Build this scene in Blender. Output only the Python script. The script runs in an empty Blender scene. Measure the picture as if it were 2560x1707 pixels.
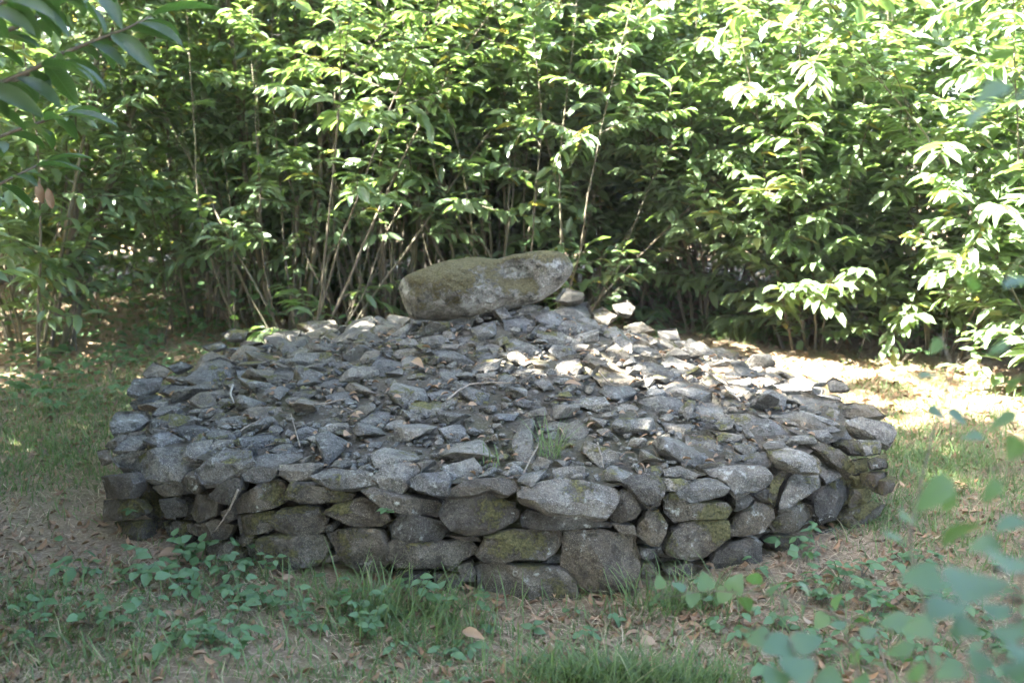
import bpy, math, random
import numpy as np
from mathutils import Vector, Matrix, noise as mnoise

# ------------------------------------------------------------------ camera, sky, sun, exposure
scene = bpy.context.scene
COL = scene.collection
CAM = np.array([0.0, 0.0, 1.6])
PITCH = math.radians(10.27)
cam_d = bpy.data.cameras.new("camera")
cam_d.lens = 35.0
cam_d.sensor_width = 36.0
cam_d.clip_start = 0.05
cam_d.clip_end = 600.0
cam_d.dof.use_dof = True
cam_d.dof.focus_distance = 4.3
cam_d.dof.aperture_fstop = 2.2
cam = bpy.data.objects.new("camera", cam_d)
COL.objects.link(cam)
cam.location = CAM
cam.rotation_euler = (math.pi / 2 - PITCH, 0, 0)
scene.camera = cam

SUN_EL = math.radians(47.0)
SUN_AZ = math.radians(115.0)          # to the left of the view direction (+Y)
sun_to = Vector((-math.sin(SUN_AZ) * math.cos(SUN_EL), math.cos(SUN_AZ) * math.cos(SUN_EL), math.sin(SUN_EL)))
world = bpy.data.worlds.new("World")
scene.world = world
world.use_nodes = True
wn = world.node_tree
bg = wn.nodes["Background"]
sky = wn.nodes.new("ShaderNodeTexSky")
sky.sky_type = 'NISHITA'
sky.sun_disc = False
sky.sun_elevation = SUN_EL
sky.sun_rotation = -SUN_AZ
sky.air_density = 1.0
sky.dust_density = 3.0
wn.links.new(sky.outputs[0], bg.inputs[0])
bg.inputs[1].default_value = 0.075
sun_d = bpy.data.lights.new("sun", 'SUN')
sun_d.energy = 5.0
sun_d.angle = math.radians(0.53)
sun_d.color = (1.0, 0.95, 0.86)
sun = bpy.data.objects.new("sun", sun_d)
COL.objects.link(sun)
sun.rotation_euler = sun_to.to_track_quat('Z', 'Y').to_euler()
scene.view_settings.view_transform = 'Standard'
scene.view_settings.look = 'None'
scene.view_settings.gamma = 1.0
scene.view_settings.exposure = 4.6
scene.view_settings.use_curve_mapping = False
scene.cycles.use_denoising = True
scene.cycles.debug_use_spatial_splits = True
scene.cycles.max_bounces = 5
scene.cycles.diffuse_bounces = 3
scene.cycles.glossy_bounces = 2
scene.cycles.transmission_bounces = 3
scene.cycles.use_adaptive_sampling = True
scene.cycles.adaptive_threshold = 0.04
scene.cycles.caustics_reflective = False
scene.cycles.caustics_refractive = False
scene.cycles.transparent_max_bounces = 4
scene.cycles.sample_clamp_indirect = 6.0

rnd = random.Random(11)
rng = np.random.default_rng(11)

# ------------------------------------------------------------------ projection helpers (photo pixels, 2560 x 1707)
FPX = 35.0 / 36.0 * 2560
FWD = np.array([0, math.cos(PITCH), -math.sin(PITCH)])
UPV = np.array([0, math.sin(PITCH), math.cos(PITCH)])
RGT = np.array([1.0, 0, 0])

def ray(px, py):
    d = FWD + RGT * ((px - 1280) / FPX) - UPV * ((py - 853.5) / FPX)
    return d / np.linalg.norm(d)

def at_y(px, py, y):
    d = ray(px, py)
    return CAM + d * (y / d[1])

def on_plane(px, py, c, n):
    d = ray(px, py)
    return CAM + d * (np.dot(c - CAM, n) / np.dot(d, n))

def unit(v):
    v = np.asarray(v, float)
    return v / (np.linalg.norm(v) + 1e-12)

# ------------------------------------------------------------------ object helpers
def tag(o, label=None, cat=None, group=None, kind=None):
    if label: o["label"] = label
    if cat: o["category"] = cat
    if group: o["group"] = group
    if kind: o["kind"] = kind
    return o

def empty(name, loc, label=None, cat=None, group=None):
    o = bpy.data.objects.new(name, None)
    COL.objects.link(o)
    o.location = loc
    o.empty_display_size = 0.1
    return tag(o, label, cat, group)

def mesh_np(name, V, F, mat=None, smooth=True, attrs=None, sharp=None):
    """V (n,3); F list of faces, or an (m,3) int array"""
    me = bpy.data.meshes.new(name)
    if isinstance(F, np.ndarray):
        n, m, k = len(V), len(F), F.shape[1]
        me.vertices.add(n)
        me.vertices.foreach_set("co", np.ascontiguousarray(V, dtype=np.float32).ravel())
        me.loops.add(m * k)
        me.loops.foreach_set("vertex_index", np.ascontiguousarray(F, dtype=np.int32).ravel())
        me.polygons.add(m)
        me.polygons.foreach_set("loop_start", np.arange(0, m * k, k, dtype=np.int32))
        me.update(calc_edges=True)
    else:
        me.from_pydata([tuple(v) for v in V], [], F)
    if smooth:
        me.polygons.foreach_set("use_smooth", np.ones(len(me.polygons), dtype=bool))
    if sharp is not None:
        me.set_sharp_from_angle(angle=sharp)
    if attrs:
        for k, a in attrs.items():
            at = me.attributes.new(k, 'FLOAT', 'POINT')
            at.data.foreach_set("value", np.ascontiguousarray(a, dtype=np.float32))
    if mat: me.materials.append(mat)
    me.update()
    return me

def put(name, me, parent=None, loc=None, rot=None, scale=None):
    o = bpy.data.objects.new(name, me)
    COL.objects.link(o)
    if parent is not None:
        o.parent = parent
    if loc is not None: o.location = loc
    if rot is not None: o.rotation_euler = rot
    if scale is not None: o.scale = scale
    return o

def tube(pts, rad, sides=5, cap=True):
    """polyline tube -> V, F(list of quads/tris)"""
    pts = np.asarray(pts, float)
    n = len(pts)
    rad = np.broadcast_to(np.asarray(rad, float), (n,))
    V, F = [], []
    prev = None
    for i in range(n):
        t = unit(pts[min(i + 1, n - 1)] - pts[max(i - 1, 0)])
        a = np.array([0, 0, 1.0]) if abs(t[2]) < 0.9 else np.array([1.0, 0, 0])
        if prev is not None: a = prev
        u = unit(a - t * np.dot(a, t)); w = np.cross(t, u); prev = u
        for k in range(sides):
            g = 2 * math.pi * k / sides
            V.append(pts[i] + rad[i] * (math.cos(g) * u + math.sin(g) * w))
    for i in range(n - 1):
        for k in range(sides):
            a, b = i * sides + k, i * sides + (k + 1) % sides
            F.append((a, b, b + sides)); F.append((a, b + sides, a + sides))
    if cap:
        for k in range(1, sides - 1):
            F.append(((n - 1) * sides, (n - 1) * sides + k, (n - 1) * sides + k + 1))
            F.append((0, k + 1, k))
    return np.array(V), np.array(F, dtype=np.int32)

class Acc:
    """collects triangle pieces into one mesh"""
    def __init__(s): s.V, s.F, s.A, s.n = [], [], [], 0
    def add(s, V, F, a=0.0):
        s.V.append(V); s.F.append(np.asarray(F, dtype=np.int32) + s.n); s.n += len(V)
        s.A.append(np.broadcast_to(np.asarray(a, float), (len(V),)))
    def mesh(s, name, mat, smooth=True, sharp=None):
        return mesh_np(name, np.concatenate(s.V), np.concatenate(s.F), mat, smooth, {"rnd": np.concatenate(s.A)}, sharp)

# ------------------------------------------------------------------ leaf templates (u along, v across, w lift); triangles
def leaf_template(stations, widths, fold=0.18, droop=0.22, serr=0.0):
    V = []; F = []
    n = len(stations)
    mid = []
    for u in stations:
        mid.append(len(V)); V.append((u, 0, -droop * u * u))
    for side in (1, -1):
        prev = None
        for i in range(1, n - 1):
            u, w = stations[i], widths[i]
            k = len(V)
            V.append((u + (0.02 if serr == 0 else serr * (1 if i % 2 else -1)), side * w * 0.5, -droop * u * u + fold * w * 0.5))
            if prev is None:
                F.append((mid[0], mid[1], k) if side < 0 else (mid[0], k, mid[1]))
            else:
                a, b = prev, k
                q = [(mid[i - 1], mid[i], b), (mid[i - 1], b, a)]
                if side > 0: q = [(x, z, y) for x, y, z in q]
                F += q
            prev = k
        F.append((mid[n - 2], mid[n - 1], prev) if side < 0 else (mid[n - 2], prev, mid[n - 1]))
    return np.array(V, float), np.array(F, dtype=np.int32)

CHEST_LO = leaf_template([0, .3, .68, 1], [0, .9, .82, 0])
CHEST_HI = leaf_template([0, .1, .22, .36, .5, .64, .78, .9, 1], [0, .5, .82, .98, 1.0, .92, .7, .38, 0], serr=0.0)
OVATE = leaf_template([0, .18, .42, .7, 1], [0, .85, 1.0, .62, 0], fold=.12, droop=.15)
ROUND = leaf_template([0, .05, .14, .25, .36, .47, .58, .69, .8, .9, 1], [0, .5, .9, .93, 1.0, .84, .82, .58, .5, .22, 0], fold=.10, droop=.2, serr=.022)
DEAD = leaf_template([0, .3, .68, 1], [0, .8, .75, 0], fold=.55, droop=.3)

def leaves(tmpl, P, D, N, L, W):
    """instantiate leaves as one triangle soup"""
    T, F = tmpl
    P = np.asarray(P, float); D = np.asarray(D, float); N = np.asarray(N, float)
    D = D / np.linalg.norm(D, axis=1, keepdims=True)
    N = N - D * np.sum(N * D, axis=1, keepdims=True)
    N = N / (np.linalg.norm(N, axis=1, keepdims=True) + 1e-9)
    S = np.cross(N, D)
    L = np.broadcast_to(np.asarray(L, float), (len(P),)); W = np.broadcast_to(np.asarray(W, float), (len(P),))
    V = (P[:, None, :] + T[None, :, 0, None] * (D * L[:, None])[:, None, :]
         + T[None, :, 1, None] * (S * W[:, None])[:, None, :]
         + (T[None, :, 2, None] * L[:, None, None]) * N[:, None, :])
    n, k = len(P), len(T)
    FF = F[None, :, :] + (np.arange(n) * k)[:, None, None]
    return V.reshape(-1, 3), FF.reshape(-1, 3), k

def leaf_uv(tmpl, n=1):
    return {"lu": np.tile(tmpl[0][:, 0], n), "lv": np.tile(tmpl[0][:, 1] * 2, n)}
# ------------------------------------------------------------------ materials
class NB:
    def __init__(s, name):
        s.m = bpy.data.materials.new(name); s.m.use_nodes = True
        s.t = s.m.node_tree; s.t.nodes.clear()
        s.out = s.t.nodes.new("ShaderNodeOutputMaterial")
    def n(s, typ, **kw):
        nd = s.t.nodes.new(typ)
        for k, v in kw.items():
            if k.startswith("i_"):
                key = k[2:]
                key = int(key) if key.isdigit() else key.replace("_", " ")
                if hasattr(v, "is_output") or isinstance(v, bpy.types.NodeSocket): s.t.links.new(v, nd.inputs[key])
                else: nd.inputs[key].default_value = v
            else: setattr(nd, k, v)
        return nd
    def link(s, a, b): s.t.links.new(a, b)
    def noise(s, vec, scale, detail=4, rough=.55, dist=0.0):
        nd = s.n("ShaderNodeTexNoise", i_Scale=scale, i_Detail=detail, i_Roughness=rough, i_Distortion=dist)
        s.link(vec, nd.inputs["Vector"]); return nd.outputs["Fac"]
    def ramp(s, fac, stops, interp='LINEAR'):
        nd = s.n("ShaderNodeValToRGB"); s.link(fac, nd.inputs[0])
        cr = nd.color_ramp; cr.interpolation = interp
        while len(cr.elements) < len(stops): cr.elements.new(0.5)
        for e, (p, c) in zip(cr.elements, stops):
            e.position = p
            e.color = (c, c, c, 1) if isinstance(c, (int, float)) else (*c, 1)
        return nd.outputs[0]
    def mix(s, fac, a, b, mode='MIX'):
        nd = s.n("ShaderNodeMix", data_type='RGBA', blend_type=mode)
        for sock, v in ((nd.inputs[0], fac), (nd.inputs[6], a), (nd.inputs[7], b)):
            if isinstance(v, bpy.types.NodeSocket): s.link(v, sock)
            elif isinstance(v, (int, float)): sock.default_value = v
            else: sock.default_value = (*v, 1)
        return nd.outputs[2]
    def math(s, op, a, b=0.0, clamp=False):
        nd = s.n("ShaderNodeMath", operation=op, use_clamp=clamp)
        for i, v in enumerate((a, b)):
            if isinstance(v, bpy.types.NodeSocket): s.link(v, nd.inputs[i])
            else: nd.inputs[i].default_value = v
        return nd.outputs[0]
    def bump(s, h, strength, dist, normal=None):
        nd = s.n("ShaderNodeBump", i_Strength=strength, i_Distance=dist)
        s.link(h, nd.inputs["Height"])
        if normal is not None: s.link(normal, nd.inputs["Normal"])
        return nd.outputs[0]
    def done(s, shader): s.link(shader, s.out.inputs[0]); return s.m

def leaf_mat(name, top, under, trans, rough=.38, tmix=.42, spread=1.0, yellow=None, spec=.5, veins=0):
    b = NB(name)
    at = b.n("ShaderNodeAttribute", attribute_name="rnd").outputs["Fac"]
    geo = b.n("ShaderNodeNewGeometry")
    dark = tuple(c * (1 - .42 * spread) for c in top); lite = tuple(min(1, c * (1 + .45 * spread)) for c in top)
    col = b.ramp(at, [(0, dark), (.5, top), (.93, lite), (1, yellow or lite)])
    nz = b.noise(geo.outputs["Position"], 22, 2)
    col = b.mix(b.math('MULTIPLY', nz, .35), col, tuple(c * .6 for c in top))
    if veins:
        lu = b.n("ShaderNodeAttribute", attribute_name="lu").outputs["Fac"]; lv = b.math('ABSOLUTE', b.n("ShaderNodeAttribute", attribute_name="lv").outputs["Fac"])
        w = b.math('ABSOLUTE', b.math('SUBTRACT', b.math('FRACT', b.math('MULTIPLY', b.math('SUBTRACT', lu, b.math('MULTIPLY', lv, .16)), veins)), .5))
        vm = b.math('MAXIMUM', b.ramp(w, [(0, .75), (.13, 0)]), b.ramp(lv, [(.02, .9), (.09, 0)]))
        col = b.mix(vm, col, tuple(min(1, c * 1.9 + .02) for c in top))
    col = b.mix(geo.outputs["Backfacing"], col, under)
    tcol = b.ramp(at, [(0, tuple(c * .7 for c in trans)), (.93, trans), (1, tuple(min(1, c * 1.3) for c in (yellow or trans)))])
    p = b.n("ShaderNodeBsdfPrincipled", i_Roughness=rough)
    p.inputs["Specular IOR Level"].default_value = spec
    b.link(col, p.inputs["Base Color"])
    t = b.n("ShaderNodeBsdfTranslucent"); b.link(tcol, t.inputs[0])
    ms = b.n("ShaderNodeMixShader", i_0=tmix)
    b.link(p.outputs[0], ms.inputs[1]); b.link(t.outputs[0], ms.inputs[2])
    return b.done(ms.outputs[0])

M = {}
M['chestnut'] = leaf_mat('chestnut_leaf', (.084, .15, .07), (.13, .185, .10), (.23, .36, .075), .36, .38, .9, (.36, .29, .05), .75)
M['chestnut_shaded'] = leaf_mat('chestnut_leaf_shaded', (.03, .07, .022), (.05, .085, .04), (.10, .20, .03), .42, .36, .8, None, .5, 16)  # darker copy of the chestnut leaf; the branch's shade is put into its colour
M['birch'] = leaf_mat('shrub_leaf', (.030, .072, .042), (.05, .10, .055), (.15, .27, .03), .45, .34, 1.5, (.12, .20, .02), .45, 7)
M['herb'] = leaf_mat('herb_leaf', (.042, .10, .034), (.07, .13, .055), (.12, .24, .04), .5, .32, 1.4, (.17, .18, .05), .4, 6)
M['grass'] = leaf_mat('grass_blade', (.085, .135, .04), (.09, .14, .05), (.18, .26, .06), .55, .35, 1.0, (.32, .27, .14))
M['dead'] = leaf_mat('dead_leaf', (.20, .115, .06), (.23, .15, .09), (.20, .11, .05), .75, .12, 1.1, (.33, .25, .17))
M['straw'] = leaf_mat('dry_grass', (.36, .28, .18), (.36, .29, .19), (.30, .23, .13), .75, .2, 1.0)

def bark_mat():
    b = NB('bark'); geo = b.n("ShaderNodeNewGeometry")
    oi = b.n("ShaderNodeObjectInfo").outputs["Random"]
    mp = b.n("ShaderNodeMapping"); mp.inputs["Scale"].default_value = (14, 14, 2.2); b.link(geo.outputs["Position"], mp.inputs[0])
    f = b.noise(mp.outputs[0], 3.0, 5, .6)
    c = b.ramp(f, [(.3, (.055, .045, .034)), (.55, (.125, .105, .075)), (.75, (.20, .18, .14))])
    c = b.mix(b.math('MULTIPLY', oi, .5), c, (.11, .11, .06))
    p = b.n("ShaderNodeBsdfPrincipled", i_Roughness=.85); b.link(c, p.inputs["Base Color"])
    b.link(b.bump(f, .6, .01), p.inputs["Normal"])
    return b.done(p.outputs[0])
M['bark'] = bark_mat()

def twig_mat(name, a, c):
    b = NB(name); geo = b.n("ShaderNodeNewGeometry")
    f = b.noise(geo.outputs["Position"], 60, 3)
    col = b.ramp(f, [(.3, a), (.7, c)])
    p = b.n("ShaderNodeBsdfPrincipled", i_Roughness=.8); b.link(col, p.inputs["Base Color"])
    return b.done(p.outputs[0])
M['twig'] = twig_mat('dead_twig', (.09, .07, .05), (.24, .20, .16))
M['stem'] = twig_mat('green_stem', (.06, .09, .03), (.11, .13, .05))
M['twigbark'] = twig_mat('twig_bark', (.05, .042, .03), (.11, .095, .065))
M['pale'] = twig_mat('pale_bark', (.16, .145, .12), (.33, .30, .26))

def stone_mat(name, lo, mid, hi, brown, moss_amt, lichen=.5, moss_side=0.0, moss_soft=.07, moss_up=.09, patchy=False, moss_cols=((.05, .052, .016), (.125, .115, .038), (.21, .185, .075))):
    b = NB(name); geo = b.n("ShaderNodeNewGeometry"); pos = geo.outputs["Position"]
    oi = b.n("ShaderNodeObjectInfo").outputs["Random"]
    at = b.n("ShaderNodeAttribute", attribute_name="rnd").outputs["Fac"]
    r = b.math('FRACT', b.math('ADD', oi, at))
    nrm = b.n("ShaderNodeSeparateXYZ"); b.link(geo.outputs["Normal"], nrm.inputs[0])
    f1 = b.noise(pos, 9, 4, .62)
    f2 = b.noise(pos, 95, 3, .72)
    f3 = b.noise(pos, 3.2, 3, .6)
    f4 = b.noise(pos, 30, 4, .65)
    f5 = b.noise(pos, 260, 2, .6)
    base = b.ramp(f1, [(.28, lo), (.5, mid), (.74, hi)])
    base = b.mix(b.ramp(f2, [(.36, .8), (.55, 0.0)]), base, tuple(c * .4 for c in mid))      # dark grains
    base = b.mix(b.ramp(f5, [(.54, 0), (.66, .75)]), base, tuple(min(1, c * 1.55) for c in hi))  # pale quartz
    base = b.mix(b.math('MULTIPLY', b.ramp(f3, [(.45, 0), (.68, 1)]), .6), base, brown)
    tint = b.ramp(r, [(0, (.64, .65, .67)), (.22, (.86, .87, .88)), (.42, (1.10, 1.02, .90)), (.62, (.78, .76, .72)), (.82, (1.03, 1.03, 1.0)), (1, (1.26, 1.21, 1.12))])
    base = b.mix(1.0, base, tint, 'MULTIPLY')
    base = b.mix(b.ramp(b.noise(pos, 17, 4, .7), [(.34, .62), (.5, 0.0)]), base, tuple(c * .32 for c in lo))   # sooty crust
    # pale crust lichen
    lm = b.math('MULTIPLY', b.ramp(f4, [(.57, 0), (.66, 1)]), b.ramp(b.noise(pos, 4.5, 3), [(.48, 0), (.62, lichen)]))
    base = b.mix(lm, base, (.40, .41, .37))
    if patchy:
        base = b.mix(b.ramp(b.noise(pos, 8, 5, .7), [(.53, 0), (.62, .8)]), base, (.32, .32, .295))
        base = b.mix(b.ramp(b.noise(pos, 13, 5, .75), [(.36, .9), (.46, 0)]), base, (.035, .035, .03))
    # moss, thicker where the stone faces up
    mn = b.noise(pos, 5.5, 4, .62)
    mk = b.math('ADD', mn, b.math('MULTIPLY', nrm.outputs[2], moss_up))
    mk = b.math('ADD', mk, b.math('ADD', b.math('MULTIPLY', b.math('SUBTRACT', f4, .5), .26), b.math('MULTIPLY', b.math('SUBTRACT', f2, .5), .22)))
    mk = b.math('ADD', mk, b.math('MULTIPLY', b.math('SUBTRACT', r, .5), .14))
    if moss_side:
        sx = b.n("ShaderNodeSeparateXYZ"); b.link(pos, sx.inputs[0])
        mr = b.n("ShaderNodeMapRange"); b.link(sx.outputs[0], mr.inputs[0])
        mr.inputs[1].default_value = .5; mr.inputs[2].default_value = 1.6; mr.inputs[3].default_value = 0; mr.inputs[4].default_value = moss_side
        mk = b.math('ADD', mk, mr.outputs[0])
    mm = b.ramp(mk, [(moss_amt, 0), (moss_amt + moss_soft, .92)])
    mcol = b.ramp(f2, [(.3, moss_cols[0]), (.52, moss_cols[1]), (.72, moss_cols[2])])
    base = b.mix(mm, base, mcol)
    p = b.n("ShaderNodeBsdfPrincipled", i_Roughness=.88)
    p.inputs["Specular IOR Level"].default_value = .25
    b.link(base, p.inputs["Base Color"])
    hh = b.math('ADD', b.math('MULTIPLY', f4, .6), b.math('MULTIPLY', f2, .32))
    hh = b.math('ADD', hh, b.math('MULTIPLY', f1, 1.3))
    hh = b.math('ADD', hh, b.math('MULTIPLY', mm, b.math('MULTIPLY', f2, .6)))
    b.link(b.bump(hh, 1.0, .030), p.inputs["Normal"])
    return b.done(p.outputs[0])
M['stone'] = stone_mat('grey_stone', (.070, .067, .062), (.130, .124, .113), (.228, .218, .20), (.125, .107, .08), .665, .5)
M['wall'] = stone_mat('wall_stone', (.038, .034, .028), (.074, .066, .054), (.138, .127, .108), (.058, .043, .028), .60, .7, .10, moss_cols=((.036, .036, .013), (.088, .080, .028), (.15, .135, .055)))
M['boulder'] = stone_mat('boulder_stone', (.105, .10, .09), (.19, .183, .168), (.32, .31, .285), (.11, .095, .066), .503, .9, 0.0, .09, .20, True, ((.035, .034, .014), (.098, .084, .036), (.165, .14, .07)))

def soil_mat(name, a, c, d, grain=60):
    b = NB(name); geo = b.n("ShaderNodeNewGeometry"); pos = geo.outputs["Position"]
    f = b.noise(pos, 6, 5, .65); g = b.noise(pos, grain, 5, .7); h = b.noise(pos, 1.3, 3, .6, .5)
    col = b.ramp(g, [(.3, a), (.52, c), (.72, d)])
    col = b.mix(b.ramp(f, [(.45, 0), (.65, .6)]), col, tuple(x * .62 for x in c))
    col = b.mix(b.ramp(h, [(.50, 0), (.64, .32)]), col, (.10, .10, .045))
    p = b.n("ShaderNodeBsdfPrincipled", i_Roughness=.95); b.link(col, p.inputs["Base Color"])
    p.inputs["Specular IOR Level"].default_value = .15
    b.link(b.bump(g, .9, .02), p.inputs["Normal"])
    return b.done(p.outputs[0])
M['ground'] = soil_mat('woodland_soil', (.115, .08, .052), (.245, .18, .12), (.40, .315, .22))
M['grit'] = soil_mat('grit_soil', (.045, .038, .029), (.092, .08, .063), (.18, .16, .135), 85)
M['core'] = soil_mat('wall_core_soil', (.025, .02, .014), (.05, .04, .03), (.08, .065, .05))
# ------------------------------------------------------------------ ground
def gz(x, y):
    x = np.asarray(x, float); y = np.asarray(y, float)
    r = np.hypot(x - .05, y - 5.6)
    k = np.clip((r - 2.0) / 1.5, 0, 1)
    return k * (.045 * np.sin(.9 * x + 1.3) * np.cos(.8 * y) + .03 * np.sin(2.1 * x - .7 * y) + .018 * np.sin(5.3 * x + 1.1) * np.sin(4.7 * y + .4)) \
        + .012 * np.sin(7.7 * x + 3 * y) * np.sin(6.1 * y - 2 * x) * k \
        - .05 * np.exp(-((x - .15) / 1.25) ** 2 - ((y - 3.35) / .5) ** 2)

def make_ground():
    a = np.concatenate([-np.geomspace(12, 220, 18)[::-1], np.linspace(-11.5, 11.5, 231), np.geomspace(12, 220, 18)])
    c = np.concatenate([-np.geomspace(3, 200, 14)[::-1], np.linspace(-2.8, 16, 190), np.geomspace(16.5, 240, 20)])
    X, Y = np.meshgrid(a, c)
    V = np.stack([X.ravel(), Y.ravel(), gz(X.ravel(), Y.ravel())], 1)
    nx, ny = len(a), len(c)
    i, j = np.meshgrid(np.arange(nx - 1), np.arange(ny - 1))
    k = (j * nx + i).ravel()
    F = np.stack([k, k + 1, k + nx + 1, k + nx], 1)
    o = put("ground", mesh_np("ground", V, F, M['ground']))
    tag(o, "woodland floor of leaf litter and thin grass around the cairn", "ground", kind="structure")
make_ground()

# ------------------------------------------------------------------ mound shape
MC = np.array([.06, 5.6])
_rim = np.array([(-1.72, 4.42), (-1.54, 4.15), (-1.33, 3.95), (-1.15, 3.86), (-.95, 3.80), (-.6, 3.70), (-.2, 3.62), (.2, 3.60), (.5, 3.64), (.85, 3.80), (1.23, 4.02), (1.47, 4.27), (1.64, 4.55),
                 (1.69, 4.9), (1.65, 5.4), (1.48, 6.1), (1.15, 6.75), (.6, 7.2), (0, 7.35), (-.8, 7.4), (-1.5, 7.1), (-1.85, 6.4), (-1.92, 5.7), (-1.90, 5.2), (-1.83, 4.75)])
_th = np.arctan2(_rim[:, 1] - MC[1], _rim[:, 0] - MC[0]); _rr = np.hypot(*(_rim - MC).T)
_o = np.argsort(_th); _th, _rr = _th[_o], _rr[_o]
def rimR(th): return np.interp(th, _th, _rr, period=2 * math.pi)
H0 = .385
def dome(x, y):
    dx, dy = np.asarray(x) - MC[0], np.asarray(y) - MC[1]
    r = np.hypot(dx, dy); R = rimR(np.arctan2(dy, dx))
    q = np.clip(1 - r / R, 0, 1)
    return H0 + .435 * q ** 1.35 + .012 * np.sin(6 * dx + 2) * np.sin(5 * dy)
_T = np.linspace(2.2, 9.5, 3000)
def hit(px, py):
    d = ray(px, py); P = CAM[None] + d[None] * _T[:, None]
    dx, dy = P[:, 0] - MC[0], P[:, 1] - MC[1]
    r = np.hypot(dx, dy); R = rimR(np.arctan2(dy, dx))
    hz = dome(P[:, 0], P[:, 1])
    ins = (r < R + .05 * np.clip(H0 - P[:, 2], 0, 1)) & (P[:, 2] < hz)
    k = np.argmax(ins)
    if not ins[k]:                                  # grazing past: the nearest approach to the rim
        k = np.argmin(np.abs(r - R) + np.abs(P[:, 2] - hz))
    return P[k]

cairn = empty("stone_cairn", (MC[0], MC[1], 0), "low round cairn with a dry stone wall rim and rubble heaped inside", "cairn")
CO = np.array([MC[0], MC[1], 0.0])

def make_core():
    n = 96
    th = np.linspace(0, 2 * math.pi, n, endpoint=False)
    th = (th + math.pi) % (2 * math.pi) - math.pi
    R = rimR(th)
    V, F = [], []
    for r_off, z in ((-.08, -.15), (-.12, .2), (-.14, H0 - .06)):
        V.append(np.stack([MC[0] + (R + r_off) * np.cos(th), MC[1] + (R + r_off) * np.sin(th), np.full(n, z)], 1))
    V = np.concatenate(V) - CO
    for l in range(2):
        for k in range(n):
            a, b = l * n + k, l * n + (k + 1) % n
            F.append((a, b, b + n, a + n))
    put("wall_core", mesh_np("wall_core", V, F, M['core']), cairn)
    # rubble bed: the domed surface of grit between the stones
    qs = np.linspace(0, 1, 40); V = [np.array([[MC[0], MC[1], float(dome(*MC)) - .02]])]; F = []
    for q in qs[1:]:
        x = MC[0] + (R - .055) * q * np.cos(th); y = MC[1] + (R - .055) * q * np.sin(th)
        z = dome(x, y) - .025 + .02 * np.sin(9 * x) * np.sin(8 * y + 1)
        V.append(np.stack([x, y, z], 1))
    V = np.concatenate(V) - CO
    for k in range(n): F.append((0, 1 + k, 1 + (k + 1) % n))
    for l in range(len(qs) - 2):
        for k in range(n):
            a, b = 1 + l * n + k, 1 + l * n + (k + 1) % n
            F.append((a, a + n, b + n, b))
    put("grit_bed", mesh_np("grit_bed", V, F, M['grit']), cairn)
make_core()

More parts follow.
